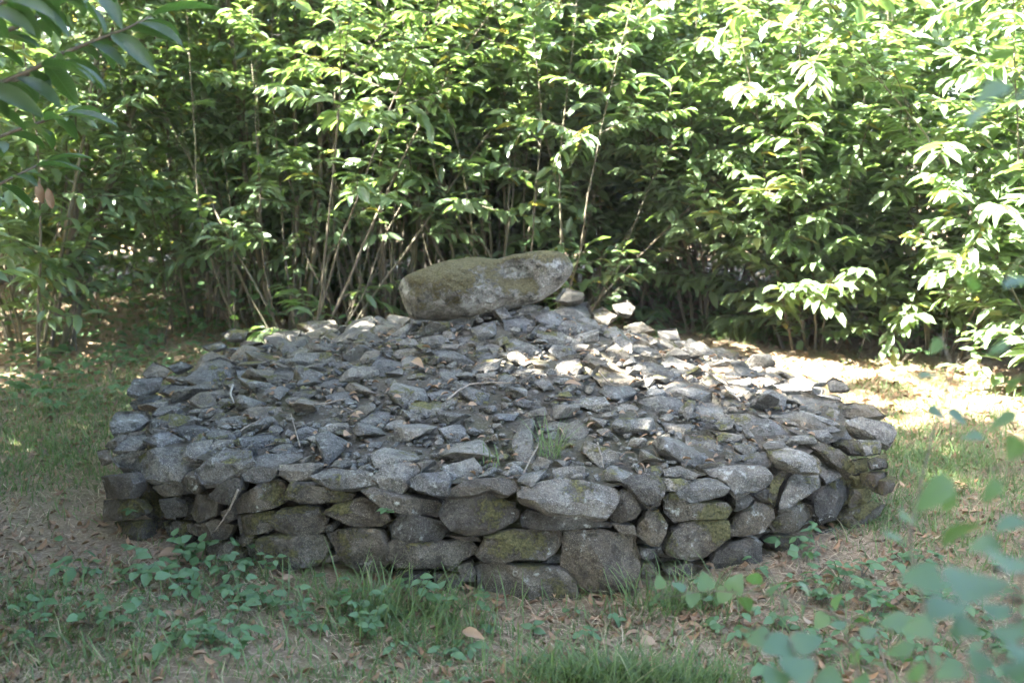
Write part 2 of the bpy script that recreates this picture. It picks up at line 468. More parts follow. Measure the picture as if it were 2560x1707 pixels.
# ------------------------------------------------------------------ stones traced one by one (outline, then given its own place, thickness and facets)
Z1 = (200, 900, 2.614); Z2 = (900, 900, 2.614); Z3 = (1600, 800, 2.24); Z4 = (900, 550, 2.851); Z8 = (0, 600, 2.613)
WALL = [
 (Z1, [[(660,800),(740,710),(790,820),(770,870),(690,870)], [(850,880),(940,790),(1040,760),(1050,850),(1000,950),(920,930)],
  [(980,980),(1060,880),(1180,810),(1300,790),(1350,850),(1330,930),(1250,970),(1030,1005)], [(1340,900),(1380,800),(1500,800),(1650,840),(1790,880),(1740,930),(1500,930)],
  [(715,1000),(760,880),(840,890),(900,940),(890,1010),(780,1060)], [(390,820),(440,790),(530,960),(520,1030),(480,1040),(430,1000)],
  [(470,830),(620,790),(680,820),(660,880),(560,890)], [(530,910),(620,900),(700,950),(690,1020),(570,1030)],
  [(1030,1020),(1150,1000),(1260,990),(1280,1070),(1240,1120),(1050,1150)], [(1275,1020),(1300,980),(1420,950),(1560,960),(1610,1040),(1590,1120),(1500,1140),(1330,1120),(1280,1090)],
  [(1600,990),(1660,950),(1850,900),(1960,960),(2030,1050),(1960,1085),(1800,1085),(1700,1040)], [(920,990),(1000,960),(1010,1040),(950,1065)],
  [(1595,1080),(1650,1070),(1655,1110),(1610,1125)], [(1170,1170),(1300,1130),(1560,1130),(1620,1200),(1590,1300),(1500,1350),(1200,1370)],
  [(1605,1140),(1800,1090),(1970,1110),(2020,1200),(2010,1330),(1960,1380),(1860,1400),(1720,1310)], [(1090,1230),(1140,1180),(1170,1220),(1160,1290),(1100,1280)],
  [(740,1080),(880,1040),(1000,1080),(960,1170),(800,1180)], [(540,1060),(720,1060),(740,1180),(600,1200)], [(800,1200),(1000,1180),(1090,1300),(1080,1370),(850,1370)],
  [(150,760),(330,740),(380,800),(350,900),(170,900)], [(150,920),(350,910),(420,1010),(300,1040),(170,1050)], [(430,1050),(530,1050),(540,1180),(450,1190)],
  [(220,1060),(420,1050),(430,1180),(300,1180)], [(560,1210),(780,1200),(800,1330),(640,1330)], [(1020,1160),(1130,1140),(1150,1180),(1060,1220)]]),
 (Z2, [[(15,850),(80,830),(250,880),(500,920),(530,960),(500,1025),(300,1000),(150,960)],
  [(520,1000),(560,910),(650,880),(800,865),(900,890),(1000,950),(1030,1000),(1000,1050),(860,1120),(720,1140),(600,1100),(530,1040)],
  [(1640,960),(1720,850),(1780,870),(1835,980),(1800,1030),(1680,1060),(1630,1030)], [(1060,1020),(1110,985),(1180,1000),(1380,1000),(1640,1070),(1620,1095),(1400,1100),(1150,1105),(1070,1090)],
  [(200,1080),(270,1000),(400,1020),(540,1060),(560,1130),(520,1170),(330,1190),(210,1160)], [(160,1230),(220,1175),(380,1185),(700,1175),(755,1220),(740,1270),(640,1320),(480,1355),(250,1340),(180,1300)],
  [(770,1260),(800,1200),(820,1140),(1000,1110),(1300,1120),(1310,1180),(1260,1270),(1200,1300),(1020,1290),(920,1330),(800,1310)],
  [(1325,1200),(1340,1130),(1550,1110),(1790,1160),(1810,1240),(1830,1400),(1800,1480),(1650,1530),(1500,1500),(1380,1420),(1310,1390),(1330,1300)],
  [(1820,1080),(1880,990),(1950,980),(2010,1080),(1960,1220),(1900,1210),(1820,1150)], [(1830,1230),(1940,1240),(1950,1280),(1880,1310),(1840,1290)],
  [(1840,1330),(1920,1330),(1945,1390),(1880,1430),(1840,1420)], [(760,1350),(900,1330),(1100,1340),(1300,1350),(1400,1440),(1430,1540),(1300,1590),(900,1590),(780,1480)],
  [(640,1350),(720,1320),(760,1370),(750,1450),(660,1440)], [(1640,1060),(1790,1080),(1810,1140),(1700,1130)], [(480,1400),(640,1400),(700,1500),(520,1520)],
  [(230,1400),(440,1390),(470,1490),(260,1500)], [(1440,1550),(1560,1530),(1640,1560),(1600,1600),(1480,1600)], [(560,1150),(760,1150),(790,1180),(700,1180)]]),
 (Z3, [[(140,1000),(200,960),(270,1020),(480,1020),(520,1060),(480,1110),(300,1110),(200,1130),(150,1080)], [(520,990),(600,970),(640,1000),(590,1050),(530,1070)],
  [(640,980),(720,930),(750,1020),(690,1020)], [(130,1280),(180,1160),(300,1120),(490,1120),(495,1210),(440,1260),(350,1330),(280,1345),(150,1310)],
  [(500,1150),(560,1080),(660,1020),(740,1050),(740,1100),(680,1180),(560,1210),(500,1200)], [(730,1150),(800,1070),(900,1020),(960,1040),(970,1090),(900,1160),(830,1190),(760,1190)],
  [(950,1000),(1000,930),(1140,880),(1190,900),(1160,1020),(1080,1110),(1000,1140),(960,1080)], [(1200,950),(1300,940),(1280,1000),(1190,1070),(1170,1030)],
  [(1310,870),(1390,850),(1360,930),(1310,940)], [(1360,900),(1430,880),(1410,960),(1360,980)], [(380,1370),(420,1290),(500,1250),(620,1220),(680,1270),(685,1350),(640,1400),(480,1415),(390,1400)],
  [(690,1270),(790,1360),(760,1390),(690,1380)], [(920,1250),(1000,1180),(1120,1160),(1170,1190),(1100,1270),(980,1310)], [(130,1390),(280,1360),(350,1390),(300,1430),(150,1420)],
  [(1130,1110),(1200,1060),(1300,1020),(1370,1030),(1340,1100),(1180,1180)], [(790,1330),(900,1270),(940,1320),(850,1400),(790,1390)], [(1190,880),(1290,870),(1300,930),(1210,940)],
  [(740,1210),(880,1210),(910,1240),(780,1300),(700,1240)], [(1060,1130),(1120,1110),(1120,1150),(1060,1170)], [(470,1430),(640,1410),(680,1440),(600,1480)]]),
]
RIM = [
 (Z1, [[(195,640),(330,590),(560,570),(900,590),(880,640),(740,700),(650,790),(420,770),(340,700),(260,690)], [(760,720),(960,570),(1110,590),(1140,680),(1040,720),(900,790),(800,800)],
  [(1040,690),(1230,610),(1440,600),(1450,640),(1310,720),(1210,800),(1080,780)], [(1310,690),(1500,670),(1580,690),(1500,760),(1370,790),(1310,750)],
  [(1510,770),(1640,690),(1900,730),(1960,790),(1800,835),(1640,830)], [(110,590),(190,575),(200,650),(140,680)], [(160,560),(260,470),(300,490),(220,580)]]),
 (Z2, [[(85,790),(150,690),(330,660),(400,700),(350,780),(270,870),(150,830)], [(300,790),(340,760),(560,725),(600,790),(560,890),(480,880),(350,830)],
  [(545,700),(740,630),(820,750),(690,790),(600,790)], [(580,880),(600,830),(700,780),(1000,770),(1040,830),(960,880),(850,850),(700,880)],
  [(1020,860),(1060,830),(1280,770),(1450,780),(1650,830),(1690,870),(1660,950),(1600,1020),(1450,1000),(1220,990),(1120,930),(1040,910)],
  [(1710,790),(1800,740),(1960,760),(2000,830),(1960,930),(1900,950),(1800,880)], [(1260,700),(1460,690),(1470,780),(1270,770)], [(960,740),(1010,670),(1090,730),(1060,780)]]),
 (Z3, [[(205,960),(300,890),(430,880),(500,940),(480,970),(280,1020),(240,1000)], [(330,810),(440,800),(680,820),(740,880),(710,930),(540,970),(480,910),(380,850)],
  [(740,890),(800,840),(830,860),(780,930),(760,1030),(720,1000)], [(790,1000),(840,880),(920,840),(1000,860),(1010,930),(930,980),(850,1040),(790,1050)],
  [(1010,800),(1060,760),(1130,790),(1140,870),(1050,910),(1010,860)], [(1190,780),(1280,770),(1270,860),(1200,860)], [(1280,780),(1380,740),(1390,820),(1300,830)],
  [(720,720),(850,710),(1000,770),(1010,850),(900,840),(760,800)], [(910,650),(960,640),(1110,730),(1200,800),(1180,850),(1020,760)],
  [(1160,560),(1240,540),(1420,590),(1430,640),(1400,700),(1300,650),(1180,590)], [(1060,660),(1200,670),(1290,700),(1270,750),(1180,740)], [(1220,670),(1340,680),(1350,740),(1270,750)], [(20,830),(100,805),(130,850),(100,885),(30,880)], [(125,840),(230,812),(335,860),(300,890),(150,875)], [(90,885),(300,890),(210,955),(130,945)], [(540,760),(700,740),(740,810),(600,810)]]),
]
TOP = [
 (Z3, [[(480,520),(600,500),(760,570),(920,660),(900,700),(720,690),(560,640)], [(720,560),(880,500),(1070,590),(1060,640),(950,630),(800,590)],
  [(810,410),(900,395),(1130,450),(1120,540),(1080,590),(880,490),(800,460)], [(1130,460),(1300,470),(1370,530),(1200,540),(1120,530)],
  [(1050,340),(1080,320),(1140,340),(1170,390),(1060,390)], [(310,470),(400,400),(450,460),(480,560),(380,600),(320,540)], [(0,410),(200,430),(260,490),(250,550),(70,500),(0,470)],
  [(540,340),(700,300),(780,340),(640,390),(560,370)], [(250,630),(370,610),(460,700),(380,760),(270,720)], [(380,610),(560,640),(570,660),(490,710)],
  [(120,560),(290,570),(280,640),(220,650),(150,620)], [(370,260),(500,230),(550,320),(530,350),(400,310)], [(440,340),(560,360),(630,420),(560,450),(450,400)],
  [(630,390),(740,360),(820,420),(790,470),(700,440)], [(560,200),(650,210),(690,260),(620,280)], [(640,300),(760,290),(790,330),(700,350)], [(780,330),(900,320),(1040,350),(920,390)]]),
 (Z4, [[(1020,700),(1170,670),(1250,700),(1240,770),(1130,830),(1040,790)], [(1230,800),(1280,740),(1400,780),(1600,900),(1560,960),(1350,920)], [(1360,780),(1480,700),(1660,770),(1640,800),(1500,830)],
  [(1010,820),(1100,810),(1330,960),(1180,1040),(1060,1010),(1040,900)], [(540,920),(650,910),(840,1030),(800,1080),(560,990)], [(570,1040),(700,1030),(750,1080),(650,1180),(570,1170)],
  [(1380,1100),(1440,970),(1560,950),(1580,1060),(1480,1170),(1390,1160)], [(1640,1080),(1720,1030),(2020,1140),(1860,1210),(1760,1220),(1700,1160)],
  [(1910,1040),(1950,970),(2080,970),(2230,1100),(2220,1170),(2120,1180),(1950,1090)], [(1750,930),(1810,860),(1920,970),(1880,1030),(1780,1000)], [(1940,860),(2050,870),(2150,960),(2040,1000),(1930,930)],
  [(90,1090),(60,1060),(160,940),(340,1060),(330,1090),(150,1110)], [(0,1000),(60,900),(140,920),(120,1030),(30,1060)], [(350,1330),(400,1280),(580,1290),(580,1400),(420,1420),(360,1390)],
  [(0,1440),(160,1310),(220,1350),(180,1480),(30,1480)], [(560,1490),(740,1420),(770,1500),(720,1600),(650,1610)], [(1220,1440),(1310,1420),(1520,1460),(1500,1520),(1390,1540)],
  [(1840,1310),(1910,1290),(1990,1330),(1940,1400),(1870,1390)], [(1980,1250),(2280,1270),(2281,1400),(2100,1370),(2000,1320)], [(1800,610),(1900,570),(1960,620),(1930,670),(1840,650)],
  [(1660,650),(1730,620),(1830,680),(1760,740),(1680,700)], [(820,860),(960,850),(1010,900),(950,1000),(850,1020)], [(700,830),(800,810),(840,870),(710,900)], [(440,850),(560,810),(640,830),(600,900),(460,910)],
  [(60,800),(140,740),(300,760),(340,810),(150,820)], [(170,870),(220,820),(320,840),(330,880),(190,920)], [(580,730),(720,690),(820,700),(800,750),(720,780)], [(1400,560),(1460,480),(1580,510),(1600,560),(1480,580)],
  [(1380,660),(1450,600),(1620,580),(1650,660),(1620,720),(1460,700)], [(1120,650),(1200,600),(1300,610),(1280,660)], [(480,1240),(600,1190),(690,1230),(600,1290),(520,1280)],
  [(230,960),(330,900),(420,920),(400,960),(280,980)], [(830,930),(920,910),(960,990),(880,1040),(840,1010)], [(1110,1070),(1180,1040),(1230,1070),(1190,1120),(1120,1120)],
  [(620,1190),(790,1130),(820,1160),(700,1200)], [(820,1090),(960,1080),(970,1150),(850,1160)], [(1640,930),(1720,880),(1750,910),(1660,960)], [(1480,1170),(1590,1150),(1580,1200),(1500,1200)],
  [(180,1480),(250,1390),(310,1400),(330,1470),(240,1510)], [(1090,1290),(1150,1250),(1230,1290),(1210,1330),(1130,1320)], [(2120,780),(2250,770),(2281,850),(2150,840)], [(1880,760),(2000,720),(2100,780),(1960,800)]]),
 (Z8, [[(1240,920),(1320,800),(1430,760),(1560,800),(1550,900),(1440,960),(1300,970)], [(930,870),(1010,790),(1110,840),(1080,890),(960,890)], [(1740,930),(1820,830),(1900,830),(1970,900),(1850,980)],
  [(1330,1020),(1460,950),(1540,1000),(1380,1060)], [(830,990),(880,900),(1060,900),(1040,960),(900,1010)], [(1060,980),(1130,930),(1280,960),(1320,1020),(1180,1040)], [(850,1060),(980,990),(1050,1020),(1000,1080),(880,1100)],
  [(720,1210),(760,1120),(960,1110),(980,1160),(900,1230),(740,1260)], [(990,1170),(1120,1110),(1180,1150),(1160,1200),(1000,1240)], [(740,1370),(850,1260),(950,1240),(960,1330),(880,1370)],
  [(940,1300),(1100,1220),(1150,1280),(1230,1330),(1060,1350)], [(1130,1230),(1270,1170),(1360,1240),(1310,1310),(1240,1320)], [(1350,1260),(1400,1210),(1570,1260),(1580,1290),(1420,1320),(1360,1330)],
  [(1380,1330),(1430,1290),(1530,1300),(1520,1360),(1400,1360)], [(1400,1200),(1520,1140),(1640,1150),(1660,1190),(1500,1230)], [(1560,1120),(1700,1070),(1840,1090),(1840,1150),(1700,1180),(1600,1150)],
  [(1560,1290),(1800,1250),(1860,1310),(1760,1360),(1600,1380)], [(1750,1370),(1850,1320),(1970,1340),(1980,1380),(1850,1400)], [(1450,610),(1530,570),(1620,590),(1600,640),(1480,640)],
  [(1940,560),(2040,520),(2180,530),(2200,560),(2050,590)], [(1100,830),(1180,790),(1260,820),(1150,860)], [(1080,900),(1220,860),(1240,900),(1160,930)], [(1320,690),(1440,660),(1480,690),(1380,720)],
  [(1540,820),(1640,840),(1680,910),(1560,920)], [(1900,1000),(2040,960),(2080,1010),(1960,1050)], [(2080,940),(2180,890),(2270,930),(2180,1000)], [(2120,1030),(2200,990),(2320,980),(2300,1040),(2180,1070)],
  [(1860,1040),(1940,1010),(1960,1060),(1890,1070)], [(2120,1210),(2270,1180),(2280,1260),(2160,1280)], [(1920,1260),(2000,1200),(2100,1250),(2060,1300),(1950,1310)], [(2010,1210),(2120,1160),(2240,1140),(2230,1180),(2090,1220)],
  [(1280,1170),(1340,1110),(1440,1060),(1510,1090),(1380,1170)], [(980,1090),(1020,1040),(1090,1040),(1080,1110),(1000,1120)]]),
]

def chaikin(p):
    q = np.roll(p, -1, 0)
    return np.stack([p * .88 + q * .12, p * .12 + q * .88], 1).reshape(-1, 2)

def resample(p, m):
    q = np.vstack([p, p[:1]]); d = np.r_[0, np.cumsum(np.linalg.norm(np.diff(q, axis=0), axis=1))]
    t = np.linspace(0, d[-1], m, endpoint=False)
    return np.stack([np.interp(t, d, q[:, 0]), np.interp(t, d, q[:, 1])], 1)

STONE_SPOTS = []          # plan positions taken by traced stones
def traced_stone(zoom, poly, kind, name, mat):
    ox, oy, s = zoom
    src = np.array([(ox + x / s, oy + y / s) for x, y in poly], float)
    c = src.mean(0); C = hit(*c)
    out = unit([C[0] - MC[0], C[1] - MC[1], 0]); tocam = unit([CAM[0] - C[0], CAM[1] - C[1], 0])
    up = np.array([0, 0, 1.0])
    if kind == 'wall':
        n = unit(out + .55 * tocam + .18 * up); C = C - n * .015
    elif kind == 'rim':
        n = unit(.45 * out + .35 * tocam + .75 * up); C = C - n * .005
    else:
        n = unit(.58 * tocam + .82 * up); C = C - n * .004
    e1 = unit(np.cross(up, n)); e2 = np.cross(n, e1)
    P3 = np.array([on_plane(px, py, C, n) for px, py in src])
    uv = np.stack([(P3 - C) @ e1, (P3 - C) @ e2], 1)
    m = 30
    per = np.linalg.norm(np.roll(uv, -1, 0) - uv, axis=1); g = []
    cnt = np.maximum(1, np.round(per / per.sum() * m).astype(int))
    while cnt.sum() > m: cnt[np.argmax(cnt)] -= 1
    while cnt.sum() < m: cnt[np.argmax(per / cnt)] += 1
    for k in range(len(uv)):
        for q in range(cnt[k]): g.append(uv[k] + (uv[(k + 1) % len(uv)] - uv[k]) * (q / cnt[k]))
    g = np.array(g); g = g * .9 + .05 * (np.roll(g, 1, 0) + np.roll(g, -1, 0))
    x, y = g[:, 0], g[:, 1]
    area = abs(np.dot(x, np.roll(y, -1)) - np.dot(y, np.roll(x, -1))) / 2
    if np.dot(x, np.roll(y, -1)) - np.dot(y, np.roll(x, -1)) < 0: g = g[::-1]
    cen = g.mean(0); S = math.sqrt(area)
    g = cen + (g - cen) * (1.05 if kind == 'wall' else 1.06)
    g += rng.normal(0, .013 * S, g.shape)
    seed = rnd.random() * 100
    Hh = S * {'wall': .19, 'rim': .17, 'top': .16}[kind] * rnd.uniform(.8, 1.2)
    planes = []
    for _ in range(3):
        a = rnd.uniform(0, 2 * math.pi); planes.append((math.cos(a), math.sin(a), rnd.uniform(.12, .75), rnd.uniform(-.05, .25) * S))
    ve = g[:, 1].max() - g[:, 1].min()
    v0 = rnd.uniform(-.28, -.02) * ve
    def relief(p, rho):
        h = Hh
        for a, b, sl, off in planes:
            h = min(h, Hh - sl * (a * (p[0] - cen[0]) + b * (p[1] - cen[1]) - off))
        v = p[1] - cen[1]
        if kind == 'top': h = min(h, Hh - .45 * (v - v0), Hh + 1.0 * (v - v0))
        elif kind == 'rim': h = min(h, Hh - .35 * (v - v0), Hh + .9 * (v - v0))
        else: h = min(h, Hh - 1.3 * (v - .30 * ve), Hh + .6 * (v + .28 * ve))
        h = min(h, Hh * 1.1 * (1 - rho ** 28))
        q = Vector((p[0] * 9 / 1 + seed, p[1] * 9, seed * .37))
        h += S * .06 * mnoise.noise(q) + S * .04 * mnoise.noise(q * 2.9) + S * .02 * mnoise.noise(q * 7.3)
        return h
    rings = [.985, .945, .87, .75, .6, .42, .22]
    V = []; F = []
    deep = -S * rnd.uniform(.45, .6) if kind != 'wall' else -max(.10, .55 * S)
    for sc, z in ((.62, deep), (.93, deep * .45)):
        for p in g:
            q = cen + (p - cen) * sc; V.append((q[0], q[1], z))
    for p in g: V.append((p[0], p[1], -S * .04))
    for rho in rings:
        for p in g:
            q = cen + (p - cen) * rho; V.append((q[0], q[1], relief(q, rho)))
    nr = len(rings) + 3
    V.append((cen[0], cen[1], relief(cen, 0))); ctop = len(V) - 1
    V.append((cen[0], cen[1], deep)); cbot = len(V) - 1
    for l in range(nr - 1):
        for k in range(m):
            a, b = l * m + k, l * m + (k + 1) % m
            F.append((a, b, b + m, a + m))
    for k in range(m):
        F.append(((nr - 1) * m + k, (nr - 1) * m + (k + 1) % m, ctop)); F.append(((k + 1) % m, k, cbot))
    V = np.array(V)
    W = V[:, 0:1] * e1 + V[:, 1:2] * e2 + V[:, 2:3] * n
    me = mesh_np(name, W, F, mat, True, {"rnd": np.zeros(len(W))}, math.radians(24))
    o = put(name, me, cairn, loc=C - CO)
    if kind != 'wall':
        pc = C + e1 * cen[0] + e2 * cen[1]
        STONE_SPOTS.append((pc[0], pc[1], .46 * S))
    return o

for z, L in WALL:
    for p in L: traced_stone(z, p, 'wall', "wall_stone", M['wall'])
for z, L in RIM:
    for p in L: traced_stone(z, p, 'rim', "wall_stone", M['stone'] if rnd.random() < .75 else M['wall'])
n_top = 0
for z, L in TOP:
    for p in L: traced_stone(z, p, 'top', "stone", M['stone']); n_top += 1

# ------------------------------------------------------------------ loose stones between them
def ico(sub):
    t = (1 + 5 ** .5) / 2
    V = [unit(v) for v in [(-1,t,0),(1,t,0),(-1,-t,0),(1,-t,0),(0,-1,t),(0,1,t),(0,-1,-t),(0,1,-t),(t,0,-1),(t,0,1),(-t,0,-1),(-t,0,1)]]
    F = [(0,11,5),(0,5,1),(0,1,7),(0,7,10),(0,10,11),(1,5,9),(5,11,4),(11,10,2),(10,7,6),(7,1,8),(3,9,4),(3,4,2),(3,2,6),(3,6,8),(3,8,9),(4,9,5),(2,4,11),(6,2,10),(8,6,7),(9,8,1)]
    for _ in range(sub):
        mid = {}; G = []
        def mp(a, b):
            k = (min(a, b), max(a, b))
            if k not in mid: mid[k] = len(V); V.append(unit((V[a] + V[b]) / 2))
            return mid[k]
        for a, b, c in F:
            x, y, z = mp(a, b), mp(b, c), mp(c, a)
            G += [(a, x, z), (b, y, x), (c, z, y), (x, y, z)]
        F = G
    return np.array(V), np.array(F, dtype=np.int32)
import bmesh
def rock(sub, seed, flat):
    """angular broken stone: hull of a few points, edges chipped"""
    r = np.random.default_rng(seed)
    bm = bmesh.new()
    for k in range(9 + 2 * sub):
        p = r.uniform(-1, 1, 3); p = p / max(np.linalg.norm(p), .55) ** .75
        bm.verts.new(p * np.array([1.0, r.uniform(.68, .8), flat]))
    h = bmesh.ops.convex_hull(bm, input=bm.verts[:])
    bmesh.ops.delete(bm, geom=[v for v in bm.verts if not v.link_faces], context='VERTS')
    bmesh.ops.dissolve_limit(bm, angle_limit=math.radians(9), verts=bm.verts[:], edges=bm.edges[:])
    if sub > 1:
        bmesh.ops.bevel(bm, geom=bm.edges[:], offset=.03, segments=1, affect='EDGES', profile=.6)
    bmesh.ops.triangulate(bm, faces=bm.faces[:])
    bm.verts.index_update()
    V = np.array([v.co[:] for v in bm.verts]); F = np.array([[v.index for v in f.verts] for f in bm.faces], dtype=np.int32)
    bm.free()
    return V, F
ROCKS_HI = [rock(2, 100 + i, .40) for i in range(14)]
ROCKS_LO = [rock(1, 200 + i, .6) for i in range(14)]
ROCK_ME = [mesh_np("stone", V, F, M['stone'], True, {"rnd": np.zeros(len(V))}, math.radians(26)) for V, F in ROCKS_HI]

spots = [(x, y, r) for x, y, r in STONE_SPOTS]
SX = np.array(spots)
fills = []
def try_fill(rlo, rhi, tries, gap):
    global SX
    for _ in range(tries):
        th = rnd.uniform(-math.pi, math.pi); q = math.sqrt(rnd.random()); R = float(rimR(th)) - .09
        x, y = MC[0] + R * q * math.cos(th), MC[1] + R * q * math.sin(th)
        r = rnd.uniform(rlo, rhi)
        if math.hypot((x - .0) / .47, (y - 5.70) / .2) < 1: continue
        if r > .055 and .2 < x < 1.15 and y > 5.8: continue
        grit = math.exp(-((x - .25) / .55) ** 2 - ((y - 4.55) / .45) ** 2)
        if r > .07 and rnd.random() < grit * .9: continue
        d = np.hypot(SX[:, 0] - x, SX[:, 1] - y)
        if (d < gap * (SX[:, 2] + r)).any(): continue
        SX = np.vstack([SX, (x, y, r)]); fills.append((x, y, r))
try_fill(.12, .19, 900, .74); try_fill(.075, .12, 2400, .74); try_fill(.045, .075, 5000, .76); try_fill(.022, .045, 9000, .80)
# largest in the picture first
def shows(f):
    x, y, r = f; vis = 1.0 if y < 5.9 else .35
    return r / y * vis
fills.sort(key=shows, reverse=True)
rub = Acc()
N_IND = 300 - n_top
for i, (x, y, r) in enumerate(fills):
    z = float(dome(x, y)) - r * .04
    rot = Matrix.Rotation(rnd.uniform(0, 6.28), 3, 'Z') @ Matrix.Rotation(rnd.gauss(0, .24), 3, 'X') @ Matrix.Rotation(rnd.gauss(0, .24), 3, 'Y')
    if i < N_IND:
        o = put("stone", ROCK_ME[i % len(ROCK_ME)], cairn, loc=(x - CO[0], y - CO[1], z), rot=rot.to_euler(), scale=(r, r, r))
    else:
        V, F = (ROCKS_HI if r > .05 else ROCKS_LO)[rnd.randrange(14)]
        rub.add((V * r) @ np.array(rot).T + np.array([x, y, z]) - CO, F, rnd.random())
# the wall round the back, out of this view, course by course
for c, zc in enumerate((.05, .15, .25, .35)):
    th = -math.pi
    while th < math.pi:
        R = float(rimR(th)); w = rnd.uniform(.09, .15)
        px, py = MC[0] + (R - .05) * math.cos(th), MC[1] + (R - .05) * math.sin(th)
        if py > 4.75 or c == 0:
            if py <= 4.75: px, py = MC[0] + (R - .10) * math.cos(th), MC[1] + (R - .10) * math.sin(th)
            V, F = ROCKS_HI[rnd.randrange(14)]
            rot = Matrix.Rotation(th + math.pi / 2 + rnd.gauss(0, .15), 3, 'Z') @ Matrix.Rotation(rnd.gauss(0, .12), 3, 'Y')
            rub.add((V * np.array([w, w * .9, .11])) @ np.array(rot).T + np.array([px, py, zc + rnd.gauss(0, .012)]) - CO, F, rnd.random())
        th += 1.75 * w / R
tag(put("rubble", rub.mesh("rubble", M['stone'], True, math.radians(26)), cairn), kind="stuff")
# fine grit lying on the bed
gr = Acc()
for _ in range(5200):
    th = rnd.uniform(-math.pi, math.pi); q = math.sqrt(rnd.random()) * .95; R = float(rimR(th))
    x, y = MC[0] + R * q * math.cos(th), MC[1] + R * q * math.sin(th)
    if y > 6.0: continue
    r = rnd.uniform(.006, .02); V, F = ico(0)
    V = V * np.array([r * rnd.uniform(.8, 1.5), r * rnd.uniform(.7, 1.1), r * .6])
    rot = Matrix.Rotation(rnd.uniform(0, 6.28), 3, 'Z')
    gr.add(V @ np.array(rot).T + np.array([x, y, float(dome(x, y)) - .012]) - CO, F, rnd.random())
tag(put("gravel", gr.mesh("gravel", M['stone'], False), cairn), kind="stuff")

# ------------------------------------------------------------------ boulder on the top
def make_boulder():
    poly = [(270,480),(300,420),(390,372),(480,340),(600,300),(830,266),(950,280),(1080,258),(1300,223),(1420,227),(1480,260),(1525,330),(1500,400),(1440,470),(1380,520),(1280,580),
            (1180,610),(1050,650),(920,690),(700,720),(590,720),(480,710),(400,715),(360,700),(310,600),(285,520)]
    src = np.array([(900 + x / 2.851, 550 + y / 2.851) for x, y in poly], float)
    C = at_y(*src.mean(0), 5.62)
    n = unit([0, -1, .28]); up = np.array([0, 0, 1.0]); e1 = unit(np.cross(up, n)); e2 = np.cross(n, e1)
    P3 = np.array([on_plane(px, py, C, n) for px, py in src])
    uv = np.stack([(P3 - C) @ e1, (P3 - C) @ e2], 1)
    m = 150; g = resample(chaikin(chaikin(uv)), m)
    if np.dot(g[:, 0], np.roll(g[:, 1], -1)) - np.dot(g[:, 1], np.roll(g[:, 0], -1)) < 0: g = g[::-1]
    cen = np.array([g[:, 0].mean(), g[:, 1].mean()])
    def pt(zx, zy):
        p = on_plane(900 + zx / 2.851, 550 + zy / 2.851, C, n) - C
        return np.array([p @ e1, p @ e2])
    hollow = pt(1130, 420); groove = pt(960, 330); nose = pt(1400, 330); belly = pt(640, 520)
    def front(p, rho):
        h = .23 * math.sqrt(max(0, 1 - rho ** 2.6))
        h -= .13 * math.exp(-(((p - hollow) / np.array([.13, .08])) ** 2).sum())
        h -= .045 * math.exp(-(((p - groove) / np.array([.08, .10])) ** 2).sum())
        h += .035 * math.exp(-(((p - nose) / np.array([.10, .08])) ** 2).sum()) * (1 - rho ** 4)
        h += .07 * math.exp(-(((p - belly) / np.array([.18, .10])) ** 2).sum()) * (1 - rho ** 4)
        q = Vector((p[0] * 6, p[1] * 6, 3.3))
        return h + (.026 * mnoise.noise(q) + .018 * mnoise.noise(q * 2.7) + .010 * mnoise.noise(q * 7) + .006 * mnoise.noise(q * 15)) * (1 if rho < .98 else .3)
    V, F = [], []; RH = [1.0, .985] + list(np.linspace(.96, .05, 34))
    back = [(.15, 0), (.4, 0), (.62, 0), (.8, 0), (.93, 0)]
    for rho, _ in back:
        for p in g:
            q = cen + (p - cen) * rho; V.append((q[0], q[1], -.26 * math.sqrt(1 - rho ** 2.4) - .02))
    for rho in RH:
        for p in g:
            q = cen + (p - cen) * rho; V.append((q[0], q[1], front(q, min(rho, .9999))))
    nr = len(back) + len(RH)
    V.append((cen[0], cen[1], front(cen, 0))); V.append((cen[0], cen[1], -.28))
    for l in range(nr - 1):
        for k in range(m):
            a, b = l * m + k, l * m + (k + 1) % m
            F.append((a, b, b + m, a + m))
    for k in range(m):
        F.append(((nr - 1) * m + k, (nr - 1) * m + (k + 1) % m, len(V) - 2)); F.append(((k + 1) % m, k, len(V) - 1))
    V = np.array(V); W = V[:, 0:1] * e1 + V[:, 1:2] * e2 + V[:, 2:3] * n
    o = put("boulder", mesh_np("boulder", W, F, M['boulder'], True, {"rnd": np.full(len(W), .2)}), loc=C)
    tag(o, "large smooth moss-covered boulder lying on top of the cairn", "boulder")
make_boulder()
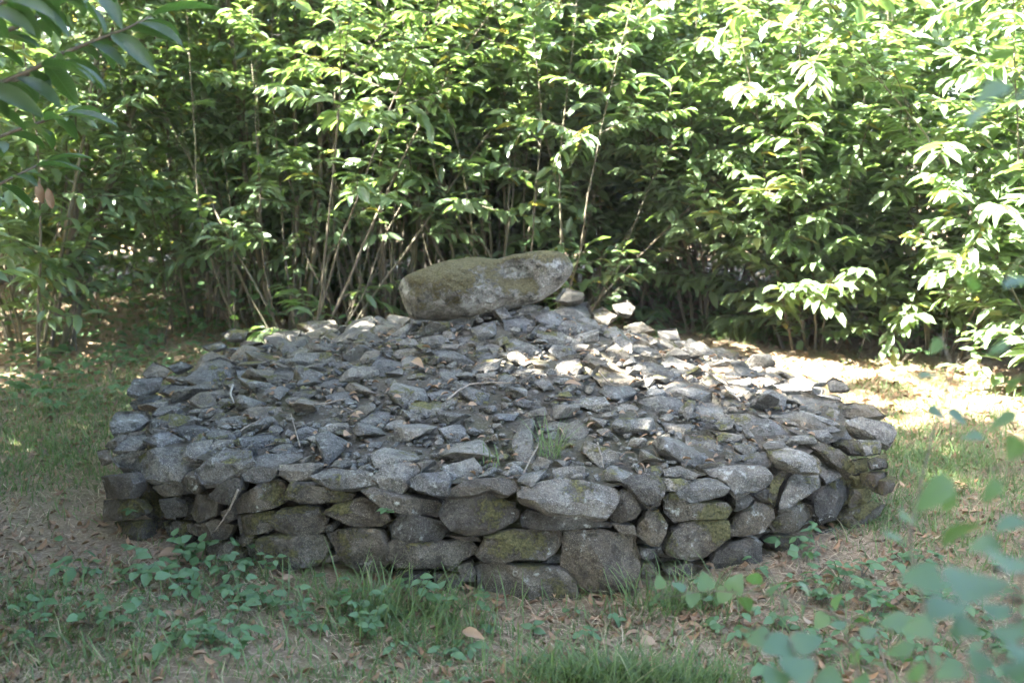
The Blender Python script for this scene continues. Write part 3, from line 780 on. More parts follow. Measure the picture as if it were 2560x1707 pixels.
# ------------------------------------------------------------------ chestnut coppice
UP = np.array([0, 0, 1.0])
def leafy(acc_t, L, pts, r0, n_leaf, r, size=1.0, t_from=.12, sides=3):
    """one leafy twig: tube into acc_t, leaf frames appended to L"""
    pts = np.asarray(pts)
    V, F = tube(pts, np.linspace(r0, r0 * .35, len(pts)), sides, False); acc_t.add(V, F, r.random())
    t = np.linspace(t_from, 1, n_leaf) + r.uniform(-.02, .02, n_leaf); t = np.clip(t, 0, 1) * (len(pts) - 1)
    i = np.minimum(t.astype(int), len(pts) - 2); f = (t - i)[:, None]
    P = pts[i] * (1 - f) + pts[i + 1] * f; T = pts[i + 1] - pts[i]; T = T / np.linalg.norm(T, axis=1, keepdims=True)
    side = np.cross(T, UP); ln = np.linalg.norm(side, axis=1, keepdims=True)
    steep = np.abs(T[:, 2]) > .72
    k = np.arange(n_leaf); az = k * 2.4 + r.uniform(0, 6)
    side = np.where(steep[:, None], np.stack([np.cos(az), np.sin(az), 0 * az], 1), side / (ln + 1e-6) * np.where(k % 2, 1, -1)[:, None])
    fw = np.where(t / (len(pts) - 1) > .88, 1.3, .55)[:, None]
    D = fw * T + .85 * side + np.stack([0 * az, 0 * az, r.uniform(-.5, -.02, n_leaf)], 1) + r.normal(0, .16, (n_leaf, 3))
    N = UP + r.normal(0, .30, (n_leaf, 3)) + .25 * T * steep[:, None]
    ll = r.uniform(.105, .195, n_leaf) * size
    L.append((P, D, N, ll, ll * r.uniform(.31, .42, n_leaf), r.random(n_leaf)))

def curve(p0, d0, length, n, r, bend=.12, droop=0.0):
    pts = [np.array(p0, float)]; d = unit(d0)
    for _ in range(n - 1):
        d = unit(d + r.normal(0, bend, 3) + np.array([0, 0, -droop]))
        pts.append(pts[-1] + d * length / (n - 1))
    return np.array(pts)

def make_coppice(seed, n_stems, height, spread=.2, leaf_lo=.9, thin=0, step=.17, reach=1.0, size=1.0):
    r = np.random.default_rng(seed)
    tw = Acc(); L = []; stems = []
    for s in range(n_stems + thin):
        is_thin = s >= n_stems
        az = r.uniform(0, 2 * math.pi); rad = r.uniform(.05, .30 if not is_thin else .55)
        base = np.array([rad * math.cos(az), rad * math.sin(az), -.06])
        lean = abs(r.normal(spread, spread * .5))
        ln = height * (r.uniform(.62, 1.0) if not is_thin else r.uniform(.25, .5))
        n = 12
        pts = curve(base, (math.cos(az) * lean, math.sin(az) * lean, 1), ln, n, r, .055)
        r0 = r.uniform(.012, .026) * (height / 7) if not is_thin else r.uniform(.006, .012)
        stems.append((pts, np.linspace(r0, r0 * .22, n)))
        m = int(ln / step)
        for j in range(m):
            t = (j + r.random()) / m
            zf = t * (n - 1); i = min(int(zf), n - 2); p = pts[i] * (1 - zf + i) + pts[i + 1] * (zf - i)
            if p[2] < leaf_lo and r.random() < .9: continue
            if is_thin and r.random() < .6: continue
            a = j * 2.4 + r.uniform(-.5, .5); el = r.uniform(.15, .85)
            bl = (r.uniform(.35, .95) * (1 - .5 * t) + .12) * reach * (.6 if is_thin else 1)
            d = np.array([math.cos(a) * math.cos(el), math.sin(a) * math.cos(el), math.sin(el)])
            bp = curve(p, d, bl, 5, r, .14, .07)
            leafy(tw, L, bp, .0055, max(6, int(bl / .036)), r, size)
            if bl > .5:
                for _ in range(int(r.integers(1, 3))):
                    q = bp[int(r.integers(1, 4))]; d2 = unit(d + r.normal(0, .6, 3) + UP * .15)
                    leafy(tw, L, curve(q, d2, bl * .45, 4, r, .14, .06), .0035, max(5, int(bl * .45 / .034)), r, size)
        leafy(tw, L, curve(pts[-1], pts[-1] - pts[-2], .45, 4, r, .06), .006, 14, r, size * 1.1)
    P, D, N, ll, ww, rr = [np.concatenate(a) for a in zip(*L)]
    V, F, k = leaves(CHEST_LO, P, D, N, ll, ww)
    crown = mesh_np("crown", V, F, M['chestnut'], False, {"rnd": np.repeat(rr, k)})
    branches = tw.mesh("branches", M['twigbark'])
    sm = []
    for pts, rad in stems:
        v, f = tube(pts, rad, 6); sm.append(mesh_np("stem", v, f, M['bark']))
    return dict(crown=crown, branches=branches, stems=sm, n=len(P))

PROTO = {
    'tall_a': make_coppice(1, 6, 8.0, .16, 1.2, thin=6),
    'tall_b': make_coppice(2, 6, 7.6, .20, 1.0, thin=6),
    'tall_c': make_coppice(3, 7, 7.4, .22, .5, thin=5),
    'mid_a': make_coppice(4, 7, 4.6, .30, .9, thin=8, step=.14),
    'mid_b': make_coppice(5, 8, 4.9, .26, .5, thin=8, step=.14),
    'low_a': make_coppice(6, 8, 3.9, .34, .25, thin=6, step=.12, size=1.05),
    'low_b': make_coppice(7, 7, 4.3, .30, .15, thin=6, step=.12, size=1.1),
    'shade': make_coppice(8, 5, 10.2, .15, 3.1, step=.17, reach=1.4, size=1.5),
}
FRONT = {'arch': (7, 4.4, .42, 1.75, 3, .12, 1.1, 1.0), 'tall_a': (6, 8.0, .16, 1.45, 15, .17, 1.0, 1.0), 'tall_b': (6, 7.6, .20, .8, 14, .17, 1.0, 1.0), 'tall_c': (7, 7.4, .22, .5, 12, .17, 1.0, 1.0), 'mid_a': (7, 4.6, .30, .9, 10, .13, 1.0, 1.0),
         'mid_b': (8, 4.9, .26, .5, 10, .13, 1.0, 1.0), 'low_a': (8, 3.9, .34, .25, 6, .11, 1.0, 1.05), 'low_b': (7, 4.3, .30, .15, 6, .11, 1.0, 1.1)}
def tree(proto, x, y, rot, scale, label, group=None, own=None):
    p = PROTO.get(proto)
    if own is not None:
        ns, h, sp, lo, th, stp, re, sz = FRONT[proto]; p = make_coppice(own, ns, h, sp, lo, th, stp, re, sz)
    root = empty("chestnut_tree", (x, y, float(gz(x, y))), label, "tree", group)
    root.rotation_euler = (0, 0, rot); root.scale = (scale,) * 3
    tag(put("crown", p['crown'], root), kind="stuff"); tag(put("branches", p['branches'], root), kind="stuff")
    for s in p['stems']: put("stem", s, root)
    return root
BACKROW = "far coppice trees behind the front row"
for a in [
    # front row, left to right in the picture
    ('tall_c', -5.4, 9.4, .3, 1.05, "leafy chestnut coppice at the far left edge, its stems in shade"),
    ('tall_c', -4.2, 8.5, 1.9, 1.15, "chestnut coppice over the small sunlit patch of ground, left side"),
    ('tall_b', -3.1, 9.9, 3.2, .95, "tall many-stemmed chestnut coppice left of the bare brown stems"),
    ('tall_b', -2.1, 9.0, 4.4, .95, "chestnut coppice with bare brown stems behind the cairn's left rim"),
    ('tall_a', -1.1, 9.2, 5.3, .95, "many-stemmed chestnut coppice with bare lower stems directly left of the boulder"),
    ('arch', -1.8, 8.3, 1.0, 1.0, "sunlit chestnut coppice arching forward over the cairn's left rim"),
    ('arch', .3, 8.6, 2.6, .95, "chestnut coppice with long sunlit sprays arching above the boulder"),
    ('mid_a', -.1, 9.0, .8, 1.25, "shorter chestnut coppice leaning out behind the boulder"),
    ('mid_b', .9, 9.9, 2.1, 1.1, "shaded chestnut coppice behind the boulder's raised end"),
    ('mid_a', 1.9, 9.5, 3.9, .92, "shaded chestnut coppice at the edge of the sunlit clump"),
    ('low_b', 2.7, 8.7, 1.2, 1.0, "bright sunlit chestnut bush standing behind the cairn's right slope"),
    ('low_a', 3.6, 8.3, 4.6, 1.0, "bright sunlit chestnut bush beyond the pale sunny ground"),
    ('low_b', 4.1, 6.8, 2.9, .95, "sunlit chestnut bush with long pale leaves at the right edge"),
    ('mid_b', 4.9, 8.3, .2, 1.0, "sunlit chestnut coppice behind the bushes at the right edge"),
    ('mid_b', 3.2, 9.9, 5.5, 1.05, "sunlit chestnut coppice rising behind the bright bushes"),
]: tree(*a, own=500 + int(a[1] * 10))
for i, (pr, x, y, s) in enumerate([('tall_c', -7.0, 11.5, 1.1), ('tall_c', -5.2, 12.0, 1.1), ('mid_b', -3.7, 11.4, 1.3), ('tall_c', -2.2, 11.5, .95),
        ('mid_b', -.7, 11.2, 1.3), ('mid_b', .7, 11.6, 1.3), ('mid_b', 2.1, 11.3, 1.3), ('mid_b', 3.9, 11.8, 1.4), ('mid_b', 5.6, 10.6, 1.3),
        ('tall_c', -4.4, 15.0, 1.25), ('tall_c', -1.4, 14.6, 1.1), ('tall_c', 1.4, 14.6, 1.1), ('tall_c', 4.3, 14.6, 1.15), ('tall_c', 7.4, 13.6, 1.15),
        ('tall_c', -8.5, 16, 1.3), ('low_b', -6.4, 13.2, 1.3), ('low_a', -4.6, 13.4, 1.3), ('low_b', -3.0, 13.0, 1.3), ('low_a', -1.5, 12.8, 1.3), ('low_b', .0, 12.9, 1.3), ('low_a', 1.5, 12.8, 1.3), ('low_b', -8.2, 13.0, 1.3), ('low_a', -2.0, 10.6, .7)]):
    tree(pr, x, y, i * 1.7, s, "one of the chestnut trees standing behind the front row of coppice", BACKROW)
# trees left of the picture shade the clearing; smaller ones added against sun leaks
SHADE = "chestnuts along the clearing, outside the picture on the left"
near_tree = tree('shade', -3.2, 1.1, .4, 1.0, "tall chestnut whose dark near branch hangs into the top left corner")
for k, (pr, x, y, s) in enumerate([('shade', -3.5, -.1, 1.0), ('shade', -3.1, -1.4, 1.0), ('shade', -5.0, .1, 1.0), ('low_b', -3.5, 3.4, .9), ('mid_b', -3.75, 4.1, 1.2), ('low_a', -3.1, 2.6, .85), ('shade', -4.1, 3.4, .76), ('shade', -3.6, 3.1, .58), ('low_b', -4.0, 3.3, 1.3), ('mid_b', -4.2, 6.0, 1.0), ('tall_b', -4.8, 7.3, .8)]):
    tree(pr, x, y, 1.1 + k * 1.9, s, "one of the chestnuts outside the picture on the left, shading the clearing", SHADE)
for k, (x, y) in enumerate([(-1.6, -3.0), (.6, -4.2), (2.8, -4.8)]):  # unseen trees added to keep low sky light off the wall's front
    tree('shade', x, y, k * 2.1, 1.0, "one of the tall chestnuts added behind the viewpoint to block low sky light", "unseen chestnuts added behind the viewpoint")
print("leaves", {k: v['n'] for k, v in PROTO.items()})
# ------------------------------------------------------------------ near chestnut branch, top left corner (part of the near tree)
def px3(px, py, y): return at_y(px, py, y)
def near_branch():
    loc = np.array(near_tree.location)
    inv = near_tree.matrix_basis.inverted()
    def tolocal(V):
        m = np.array(inv); return V @ m[:3, :3].T + m[:3, 3]
    r = np.random.default_rng(77)
    limbs = [   # (twig through these photo pixels, distance)
        ([(-90, 280), (40, 200), (143, 141), (230, 104), (319, 71), (380, 40)], 2.9, 14),
        ([(-90, 235), (10, 205), (110, 160), (170, 150)], 2.7, 9),
        ([(-80, 40), (10, 5), (90, -20), (190, -60)], 2.6, 12),
        ([(-80, 120), (60, 60), (170, 0), (300, -50)], 3.0, 14),
        ([(-90, 380), (30, 330), (120, 300), (170, 280)], 3.4, 9),
        ([(-90, 520), (0, 460), (80, 420), (120, 400)], 3.8, 8),
    ]
    br = Acc(); bits = []
    trunk = np.array([-2.9, 1.25, 2.7])
    for pts, y, n in limbs:
        P = np.array([px3(a, b, y + .05 * k) for k, (a, b) in enumerate(pts)])
        full = np.vstack([trunk + r.normal(0, .06, 3), trunk * .45 + P[0] * .55 + np.array([0, 0, .04]), P])
        V, F = tube(full, np.linspace(.013, .0022, len(full)), 5); br.add(tolocal(V), F, 0)
        L = []; leafy(Acc(), L, P, .003, n, r, 1.0, .06)
        bits.append(L[0])
    limb = put("branch", br.mesh("branch", M['twigbark']), near_tree)
    for P, D, N, ll, ww, rr in bits:
        D = D + np.array([0, 0, -.12])
        for i in range(len(P)):
            V, F, k = leaves(CHEST_HI, P[i:i+1], D[i:i+1], N[i:i+1], np.array([r.uniform(.15, .215)]), np.array([r.uniform(.045, .062)]))
            put("leaf", mesh_np("leaf", tolocal(V), F, M['chestnut_shaded'], True, {"rnd": np.full(len(V), rr[i]), **leaf_uv(CHEST_HI)}), limb)
    # a few dry leaves still hanging
    for a, b in ((95, 455), (120, 470)):
        p = px3(a, b, 5.2)
        V, F, k = leaves(CHEST_HI, [p], [[.1, 0, -1]], [[.3, -1, .2]], .11, .045)
        tag(put("leaf", mesh_np("leaf", tolocal(V), F, M['dead'], True, {"rnd": np.full(len(V), .8)}), limb), "withered ochre leaf hanging on the branch")
near_branch()

# ------------------------------------------------------------------ leafy saplings close to the camera, lower right
def sapling(name, label, stems, lv, seed, mat):
    r = np.random.default_rng(seed)
    S3 = []
    for pts in stems:
        S3.append(np.array([px3(a * 1.0884, b * 1.0884, y) for a, b, y in pts]))
    base = S3[0][0].copy(); base[2] = float(gz(base[0], base[1]))
    root = empty(name, base, label, "sapling")
    for s in S3:
        g = np.array([s[0][0], s[0][1] + .02, float(gz(s[0][0], s[0][1])) - .02])
        full = np.vstack([g, g * .5 + s[0] * .5, s])
        t = np.linspace(0, 1, len(full)); tt = np.linspace(0, 1, 4 * len(full))
        fine = np.stack([np.interp(tt, t, full[:, k]) for k in range(3)], 1)
        V, F = tube(fine - base, np.linspace(.0036, .0012, len(fine)), 5)
        put("stem", mesh_np("stem", V, F, M['twigbark']), root)
    allp = np.concatenate([np.stack([np.interp(np.linspace(0, 1, 40), np.linspace(0, 1, len(s)), s[:, k]) for k in range(3)], 1) for s in S3])
    tw = Acc()
    for a, b, size, y, *kind in lv:
        p = px3(a * 1.0884, b * 1.0884, y)
        L = size * 1.0884 / FPX * y * .95
        q = allp[np.argmin(np.linalg.norm(allp - p, axis=1))]
        d = unit(unit(p - q) + np.array([r.normal(0, .35), -.25 + r.normal(0, .3), -.15]))
        pb = p - d * L * .5
        V, F = tube(np.array([q, q * .4 + pb * .6 + np.array([0, 0, .01]), pb]) - base, np.array([.0016, .0012, .0008]), 3); tw.add(V, F, 0)
        n = unit(np.array([r.normal(0, .30), -.35 + r.normal(0, .3), 1.0]))
        V, F, k = leaves(ROUND, [pb], [d], [n], L, L * r.uniform(.78, .95))
        mt = M['dead'] if kind else mat
        put("leaf", mesh_np("leaf", V - base, F, mt, True, {"rnd": np.full(len(V), r.uniform(.02, 1.0)), **leaf_uv(ROUND)}), root)
    tag(put("twigs", tw.mesh("twigs", M['twigbark']), root), kind="stuff")

sapling("broadleaf_sapling", "blurred leafy sapling close by at the right edge, reaching the picture's top",
    [[(2340, 1640, 1.15), (2342, 1400, 1.15), (2365, 1200, 1.2), (2375, 950, 1.35), (2380, 650, 1.4), (2370, 240, 1.35), (2380, -40, 1.3)],
     [(2160, 1640, 1.5), (2125, 1400, 1.5), (2085, 1240, 1.55), (2140, 1000, 1.7), (2190, 850, 1.75), (2160, 770, 1.8)]],
    [(2235, 1335, 215, 1.0), (2325, 1285, 160, .98), (2120, 1325, 110, 1.1), (2165, 1395, 115, 1.1), (2320, 1450, 100, 1.05), (2215, 1440, 95, 1.1), (2110, 1440, 85, 1.25), (2050, 1425, 80, 1.3),
     (2065, 1490, 80, 1.3), (2250, 1515, 85, 1.05), (2335, 1545, 95, 1.0), (2180, 1540, 80, 1.15), (2100, 1545, 70, 1.3), (2290, 1400, 90, 1.1), (2270, 1570, 90, 1.0), (2345, 1500, 80, 1.0),
     (2275, 210, 85, 1.35), (2250, 258, 100, 1.35), (2340, 225, 70, 1.35), (2335, 645, 80, 1.4), (2235, 650, 60, 1.5), (2345, 395, 70, 1.4), (2330, 610, 70, 1.4),
     (2130, 860, 50, 1.75), (2180, 895, 70, 1.7), (2150, 795, 45, 1.8), (2275, 885, 75, 1.45), (2335, 870, 70, 1.4), (2200, 955, 55, 1.7), (2300, 965, 80, 1.4), (2150, 945, 55, 1.7),
     (2235, 1000, 60, 1.6), (2330, 1030, 70, 1.35), (2290, 800, 60, 1.45), (2240, 770, 50, 1.5),
     (2095, 1190, 110, 1.4), (2140, 1135, 125, 1.35), (2200, 1220, 120, 1.3), (2175, 1150, 85, 1.4), (2320, 1200, 90, 1.2), (2275, 1130, 70, 1.3), (2110, 1085, 55, 1.6), (2260, 1250, 80, 1.2), (2050, 1230, 60, 1.55)],
    5, M['birch'])
sapling("broadleaf_sapling", "low leafy spray arching over the grass in front of the wall's right half",
    [[(2060, 1620, 2.05), (2010, 1450, 2.15), (1900, 1405, 2.2), (1780, 1365, 2.25), (1620, 1355, 2.3), (1490, 1380, 2.35)]],
    [(1500, 1375, 50, 2.35), (1540, 1390, 58, 2.33), (1560, 1345, 42, 2.33), (1620, 1335, 52, 2.3), (1660, 1368, 50, 2.3), (1690, 1340, 58, 2.28), (1735, 1325, 55, 2.27), (1775, 1352, 50, 2.26),
     (1805, 1388, 50, 2.25), (1850, 1350, 45, 2.25), (1845, 1402, 50, 2.22), (1885, 1425, 50, 2.2), (1920, 1380, 45, 2.2), (1945, 1440, 48, 2.2), (1590, 1375, 45, 2.3), (1715, 1385, 48, 2.28), (1980, 1415, 45, 2.15), (1515, 1335, 40, 2.35)],
    6, M['birch'])
sapling("broadleaf_sapling", "small sapling with broad blurred leaves at the bottom edge, right of centre",
    [[(1850, 1700, 1.5), (1840, 1580, 1.5), (1820, 1490, 1.5), (1760, 1465, 1.55)], [(1980, 1690, 1.8), (1975, 1560, 1.8), (1955, 1480, 1.85)]],
    [(1790, 1482, 105, 1.5), (1855, 1472, 90, 1.5), (1835, 1535, 105, 1.45), (1905, 1555, 85, 1.5), (1930, 1485, 60, 1.8), (1960, 1510, 52, 1.85), (1995, 1450, 48, 1.85), (1745, 1465, 70, 1.55),
     (1715, 1445, 48, 1.7, 1), (1720, 1475, 42, 1.7, 1), (1780, 1560, 90, 1.45), (1980, 1560, 60, 1.75), (2010, 1520, 55, 1.8), (1925, 1430, 45, 1.9)],
    7, M['birch'])

# ------------------------------------------------------------------ ground cover
def ground_px(dx, dy):
    """display pixel (2352 wide) -> ground point"""
    d = ray(dx * 1.0884, dy * 1.0884); return (CAM + d * (-CAM[2] / d[2]))[:2]
def outside(x, y, m=.0):
    dx, dy = x - MC[0], y - MC[1]
    return np.hypot(dx, dy) > rimR(np.arctan2(dy, dx)) + m
def in_view(n, ylo, yhi, r, pw=1.0):
    """points of the ground in the wedge seen by the camera, denser close by"""
    u = r.random(n); y = (ylo ** (1 - pw) + u * (yhi ** (1 - pw) - ylo ** (1 - pw))) ** (1 / (1 - pw)) if pw != 1 else ylo * (yhi / ylo) ** u
    x = (r.random(n) * 2 - 1) * (y * .56 + .35)
    return x, y
BLADE = (np.array([(0, -.5, 0), (0, .5, 0), (.38, -.46, -.04), (.38, .46, -.04), (.72, -.3, -.16), (.72, .3, -.16), (1, 0, -.36)], float),
         np.array([(0, 2, 1), (1, 2, 3), (2, 4, 3), (3, 4, 5), (4, 6, 5)], dtype=np.int32))

def blades(P, h, w, lean, r):
    n = len(P); az = r.uniform(0, 2 * math.pi, n)
    D = np.stack([np.cos(az) * lean, np.sin(az) * lean, np.ones(n)], 1)
    N = np.stack([-np.cos(az), -np.sin(az), .4 + 0 * az], 1) * -1 + r.normal(0, .3, (n, 3))
    return leaves(BLADE, P, D, -N, h, w)

r = np.random.default_rng(21)
patches = [ # (display px, spread, count, height)
    ((120, 1060), (.42, .40), 5200, .06), ((60, 940), (.6, .6), 4200, .055), ((200, 960), (.3, .6), 3600, .055), ((320, 880), (.4, .9), 3000, .06), ((30, 1440), (.28, .22), 1800, .07), ((120, 1540), (.35, .1), 1300, .06),
    ((900, 1375), (.26, .07), 620, .12), ((1000, 1430), (.25, .13), 600, .085), ((760, 1410), (.2, .10), 350, .08), ((1330, 1410), (.45, .04), 260, .06), ((1560, 1370), (.2, .05), 500, .14),
    ((1420, 1545), (.15, .05), 1500, .11), ((1300, 1540), (.16, .06), 700, .09), ((1550, 1550), (.13, .05), 900, .10), ((980, 1440), (.12, .07), 300, .14), ((880, 1390), (.10, .05), 200, .15), ((950, 1545), (.35, .08), 1200, .05),
    ((2120, 1060), (.25, .35), 4200, .065), ((2240, 1120), (.45, .45), 4200, .06), ((2180, 960), (.45, .6), 3600, .055), ((2050, 880), (.5, .7), 2000, .05), ((2050, 1200), (.15, .2), 900, .08), ((2330, 1300), (.3, .3), 1500, .06),
    ((1700, 765), (.25, .25), 900, .13), ((350, 1400), (.4, .2), 900, .06), ((2000, 1500), (.5, .2), 1500, .05), ((1200, 1470), (.8, .15), 1500, .045), ((300, 760), (.8, .9), 1500, .06), ((620, 1330), (.3, .08), 300, .08)]
PP, hh, ww, rr = [], [], [], []
for (dx, dy), (sx, sy), n, h in patches:
    c = ground_px(dx, dy); x = c[0] + r.normal(0, sx, n); y = c[1] + r.normal(0, sy, n)
    clump = np.sin(x * 9 + dx) * np.sin(y * 11 + dy) + r.normal(0, .5, n)
    k = outside(x, y, .0) & (clump > -.45); x, y = x[k], y[k]
    PP.append(np.stack([x, y, gz(x, y) - .004], 1)); hh.append(h * np.clip(r.gamma(3.0, .3, len(x)), .3, 1.9)); ww.append(r.uniform(.0022, .0048, len(x)) * (1 + .1 * y)); rr.append(np.clip(r.normal(.5, .25, len(x)), 0, 1))
x, y = in_view(6000, 1.9, 9, r, 1.3); k = outside(x, y); x, y = x[k], y[k]
PP.append(np.stack([x, y, gz(x, y) - .004], 1)); hh.append(r.uniform(.02, .06, len(x))); ww.append(r.uniform(.0015, .0028, len(x)) * (1 + .1 * y)); rr.append(r.random(len(x)))
P = np.concatenate(PP); V, F, k = blades(P, np.concatenate(hh), np.concatenate(ww), r.uniform(.1, 1.0, len(P)), r)
tag(put("grass", mesh_np("grass", V, F, M['grass'], True, {"rnd": np.repeat(np.concatenate(rr), k)})), "thin green woodland grass growing around the cairn", "grass", kind="stuff")
# dry straw lying about
x, y = in_view(60000, 1.9, 9.5, r, 1.4); k = outside(x, y) & (np.sin(3.1 * x + 1) * np.sin(2.7 * y) + r.normal(0, .5, len(x)) > -.3); x, y = x[k], y[k]
n = len(x); az = r.uniform(0, 6.28, n)
V, F, k = leaves(BLADE, np.stack([x, y, gz(x, y) + r.uniform(.002, .018, n)], 1), np.stack([np.cos(az), np.sin(az), r.normal(.06, .14, n)], 1), np.stack([0 * az, 0 * az, 1 + 0 * az], 1), r.uniform(.05, .15, n), r.uniform(.0013, .003, n) * (1 + .12 * y))
tag(put("dry_grass", mesh_np("dry_grass", V, F, M['straw'], True, {"rnd": np.repeat(r.random(n), k)})), "dry straw and dead grass lying on the ground", "dry grass", kind="stuff")
# dead leaf litter
x, y = in_view(24000, 1.9, 13, r, 1.1); k = outside(x, y) & (np.sin(2.3 * x + .4) * np.sin(1.9 * y + 2) + r.normal(0, .6, len(x)) > -.25 - .06 * y); x, y = x[k], y[k]
n = len(x); az = r.uniform(0, 6.28, n)
ll = r.uniform(.02, .06, n) * np.where(y > 6, 1.3, 1)
V, F, k = leaves(DEAD, np.stack([x, y, gz(x, y) + r.uniform(.003, .02, n)], 1), np.stack([np.cos(az), np.sin(az), r.normal(.05, .2, n)], 1),
                 np.stack([r.normal(0, .3, n), r.normal(0, .3, n), np.where(r.random(n) < .5, 1, -1)], 1), ll, ll * r.uniform(.3, .55, n))
tag(put("leaf_litter", mesh_np("leaf_litter", V, F, M['dead'], False, {"rnd": np.repeat(r.random(n), k)})), "brown dead leaves littering the woodland floor", "leaf litter", kind="stuff")

# low herbs and brambles: one plant = a few leaves on thin stalks
def herb(P, n, h, size, r, Lst, st):
    for k in range(n):
        az = k * 2.4 + r.uniform(-.5, .5); hh = h * r.uniform(.4, 1.0); rad = h * r.uniform(.2, .7)
        tip = P + np.array([math.cos(az) * rad, math.sin(az) * rad, hh])
        st.append((P, tip))
        for q in range(3):
            a2 = az + (q - 1) * 1.25
            Lst.append((tip, (math.cos(a2), math.sin(a2), r.normal(-.1, .25)), (r.normal(0, .3), r.normal(-.1, .3), 1), size * r.choice([.55, .8, 1.0, 1.35]) * r.uniform(.85, 1.15) * (1.15 if q == 1 else .85)))
def herb_mesh(Lst, r, tmpl=OVATE):
    P = np.array([l[0] for l in Lst]); D = np.array([l[1] for l in Lst]); N = np.array([l[2] for l in Lst]); L = np.array([l[3] for l in Lst])
    V, F, k = leaves(tmpl, P, D, N, L, L * r.uniform(.55, .72, len(P)))
    return V, F, np.repeat(r.random(len(P)), k)
Lst, st = [], []
for (dx, dy), (sx, sy), n, h, sz in [((420, 1310), (.22, .10), 17, .10, .05), ((480, 1370), (.16, .07), 8, .09, .045), ((250, 1430), (.3, .10), 13, .09, .04), ((400, 1500), (.2, .08), 10, .08, .04), ((120, 1400), (.2, .15), 7, .08, .04), ((2050, 1400), (.5, .3), 40, .08, .04), ((1950, 1350), (.2, .2), 26, .08, .04),
        ((2250, 1500), (.4, .2), 30, .10, .045), ((130, 870), (.5, .8), 60, .12, .05), ((300, 800), (.8, .8), 70, .14, .05), ((60, 780), (.8, 1.0), 60, .2, .06), ((1600, 690), (.7, .6), 130, .25, .05), ((1480, 660), (.5, .5), 80, .3, .05),
        ((860, 1390), (.12, .06), 9, .10, .045), ((1180, 1500), (.5, .15), 20, .06, .035), ((700, 720), (.9, .4), 110, .35, .055), ((420, 700), (.9, .5), 110, .4, .055), ((1900, 740), (.9, .5), 110, .3, .055), ((2200, 800), (.6, .6), 90, .3, .06)]:
    c = ground_px(dx, dy)
    for _ in range(n):
        x, y = c[0] + r.normal(0, sx), c[1] + r.normal(0, sy)
        if not outside(x, y, .03): continue
        herb(np.array([x, y, float(gz(x, y))]), int(r.integers(2, 5)), h * r.uniform(.6, 1.3), sz, r, Lst, st)
V, F, a = herb_mesh(Lst, r)
tag(put("undergrowth", mesh_np("undergrowth", V, F, M['herb'], True, {"rnd": a, **leaf_uv(OVATE, len(Lst))})), "low green bramble and ivy leaves covering the ground in patches", "undergrowth", kind="stuff")
acc = Acc()
for p, q in st:
    v, f = tube(np.array([p, (p + q) / 2 + np.array([0, 0, .01]), q]), [.0014, .0012, .0008], 3, False); acc.add(v, f)
# brushwood at the foot of the coppice: thin bare shoots and dense low leaves
n = 700
for _ in range(n):
    x = r.uniform(-6.5, 5.5); y = r.uniform(8.4, 12.5)
    if x > -.8 and y < 9.6: continue
    if abs(x - 2.4) < 1.4 and y < 9: continue
    if x < -2.6 and r.random() < .6: continue
    p = curve((x, y, -.03), (r.normal(0, .3), r.normal(0, .2), 1), r.uniform(.5, 2.0), 5, r, .12)
    v, f = tube(p, np.linspace(r.uniform(.004, .009), .002, 5), 4, False); acc.add(v, f, r.random())
tag(put("brushwood", acc.mesh("brushwood", M['twigbark'])), "thin bare brown shoots crowded at the foot of the coppice", "brushwood", kind="stuff")
n = 15000
x = r.uniform(-7.5, 7, n); y = r.uniform(8.3, 14.0, n); cl = np.sin(2.2 * x + .5) * np.sin(1.7 * y) + r.normal(0, .45, n)
k = (cl > -.2) & ~((np.abs(x - 2.5) < 1.6) & (y < 8.9)); x, y = x[k], y[k]; n = len(x); az = r.uniform(0, 6.28, n)
z = gz(x, y) + np.abs(r.normal(0, .45, n))
ll = r.uniform(.05, .12, n)
V, F, k = leaves(OVATE, np.stack([x, y, z], 1), np.stack([np.cos(az), np.sin(az), r.normal(-.2, .25, n)], 1), np.stack([r.normal(0, .35, n), r.normal(0, .35, n), 1 + 0 * az], 1), ll, ll * r.uniform(.45, .65, n))
tag(put("shrubbery", mesh_np("shrubbery", V, F, M['herb'], True, {"rnd": np.repeat(r.random(n), k), **leaf_uv(OVATE, n)})), "low shady shrub leaves under the coppice", "shrubbery", kind="stuff")

# ------------------------------------------------------------------ seedlings that can be picked out
def seedling(name, dx, dy, label, cat, sprigs, r, mat='herb', base=None, tmpl=OVATE, wr=.62):
    """sprigs: list of (lean x, lean y, height, n leaves, leaf size)"""
    b = np.array([*ground_px(dx, dy), 0.0]) if base is None else base
    if base is None: b[2] = float(gz(b[0], b[1]))
    root = empty(name, b, label, cat)
    for lx, ly, h, n, sz in sprigs:
        pts = np.array([(0, 0, 0), (lx * .3, ly * .3, h * .5), (lx, ly, h)])
        v, f = tube(pts, [.0028, .0022, .0012], 5); put("stem", mesh_np("stem", v, f, M['stem']), root)
        for k in range(n):
            t = .45 + .55 * (k + 1) / n; i = min(int(t * 2), 1); ff = t * 2 - i
            p = pts[i] * (1 - ff) + pts[i + 1] * ff; az = k * 2.4 + r.uniform(-.4, .4)
            d = (math.cos(az), math.sin(az) * .8 - .2, r.normal(.05, .2))
            V, F, kk = leaves(tmpl, [p], [d], [(r.normal(0, .25), -.3 + r.normal(0, .2), 1)], sz * r.uniform(.8, 1.15), sz * wr)
            put("leaf", mesh_np("leaf", V, F, M[mat], True, {"rnd": np.full(len(V), r.uniform(.2, .95)), **leaf_uv(tmpl)}), root)
LOBED = leaf_template([0, .12, .26, .38, .52, .62, .78, .88, 1], [0, .3, .75, .42, 1.0, .55, .85, .5, 0], fold=.08, droop=.12)
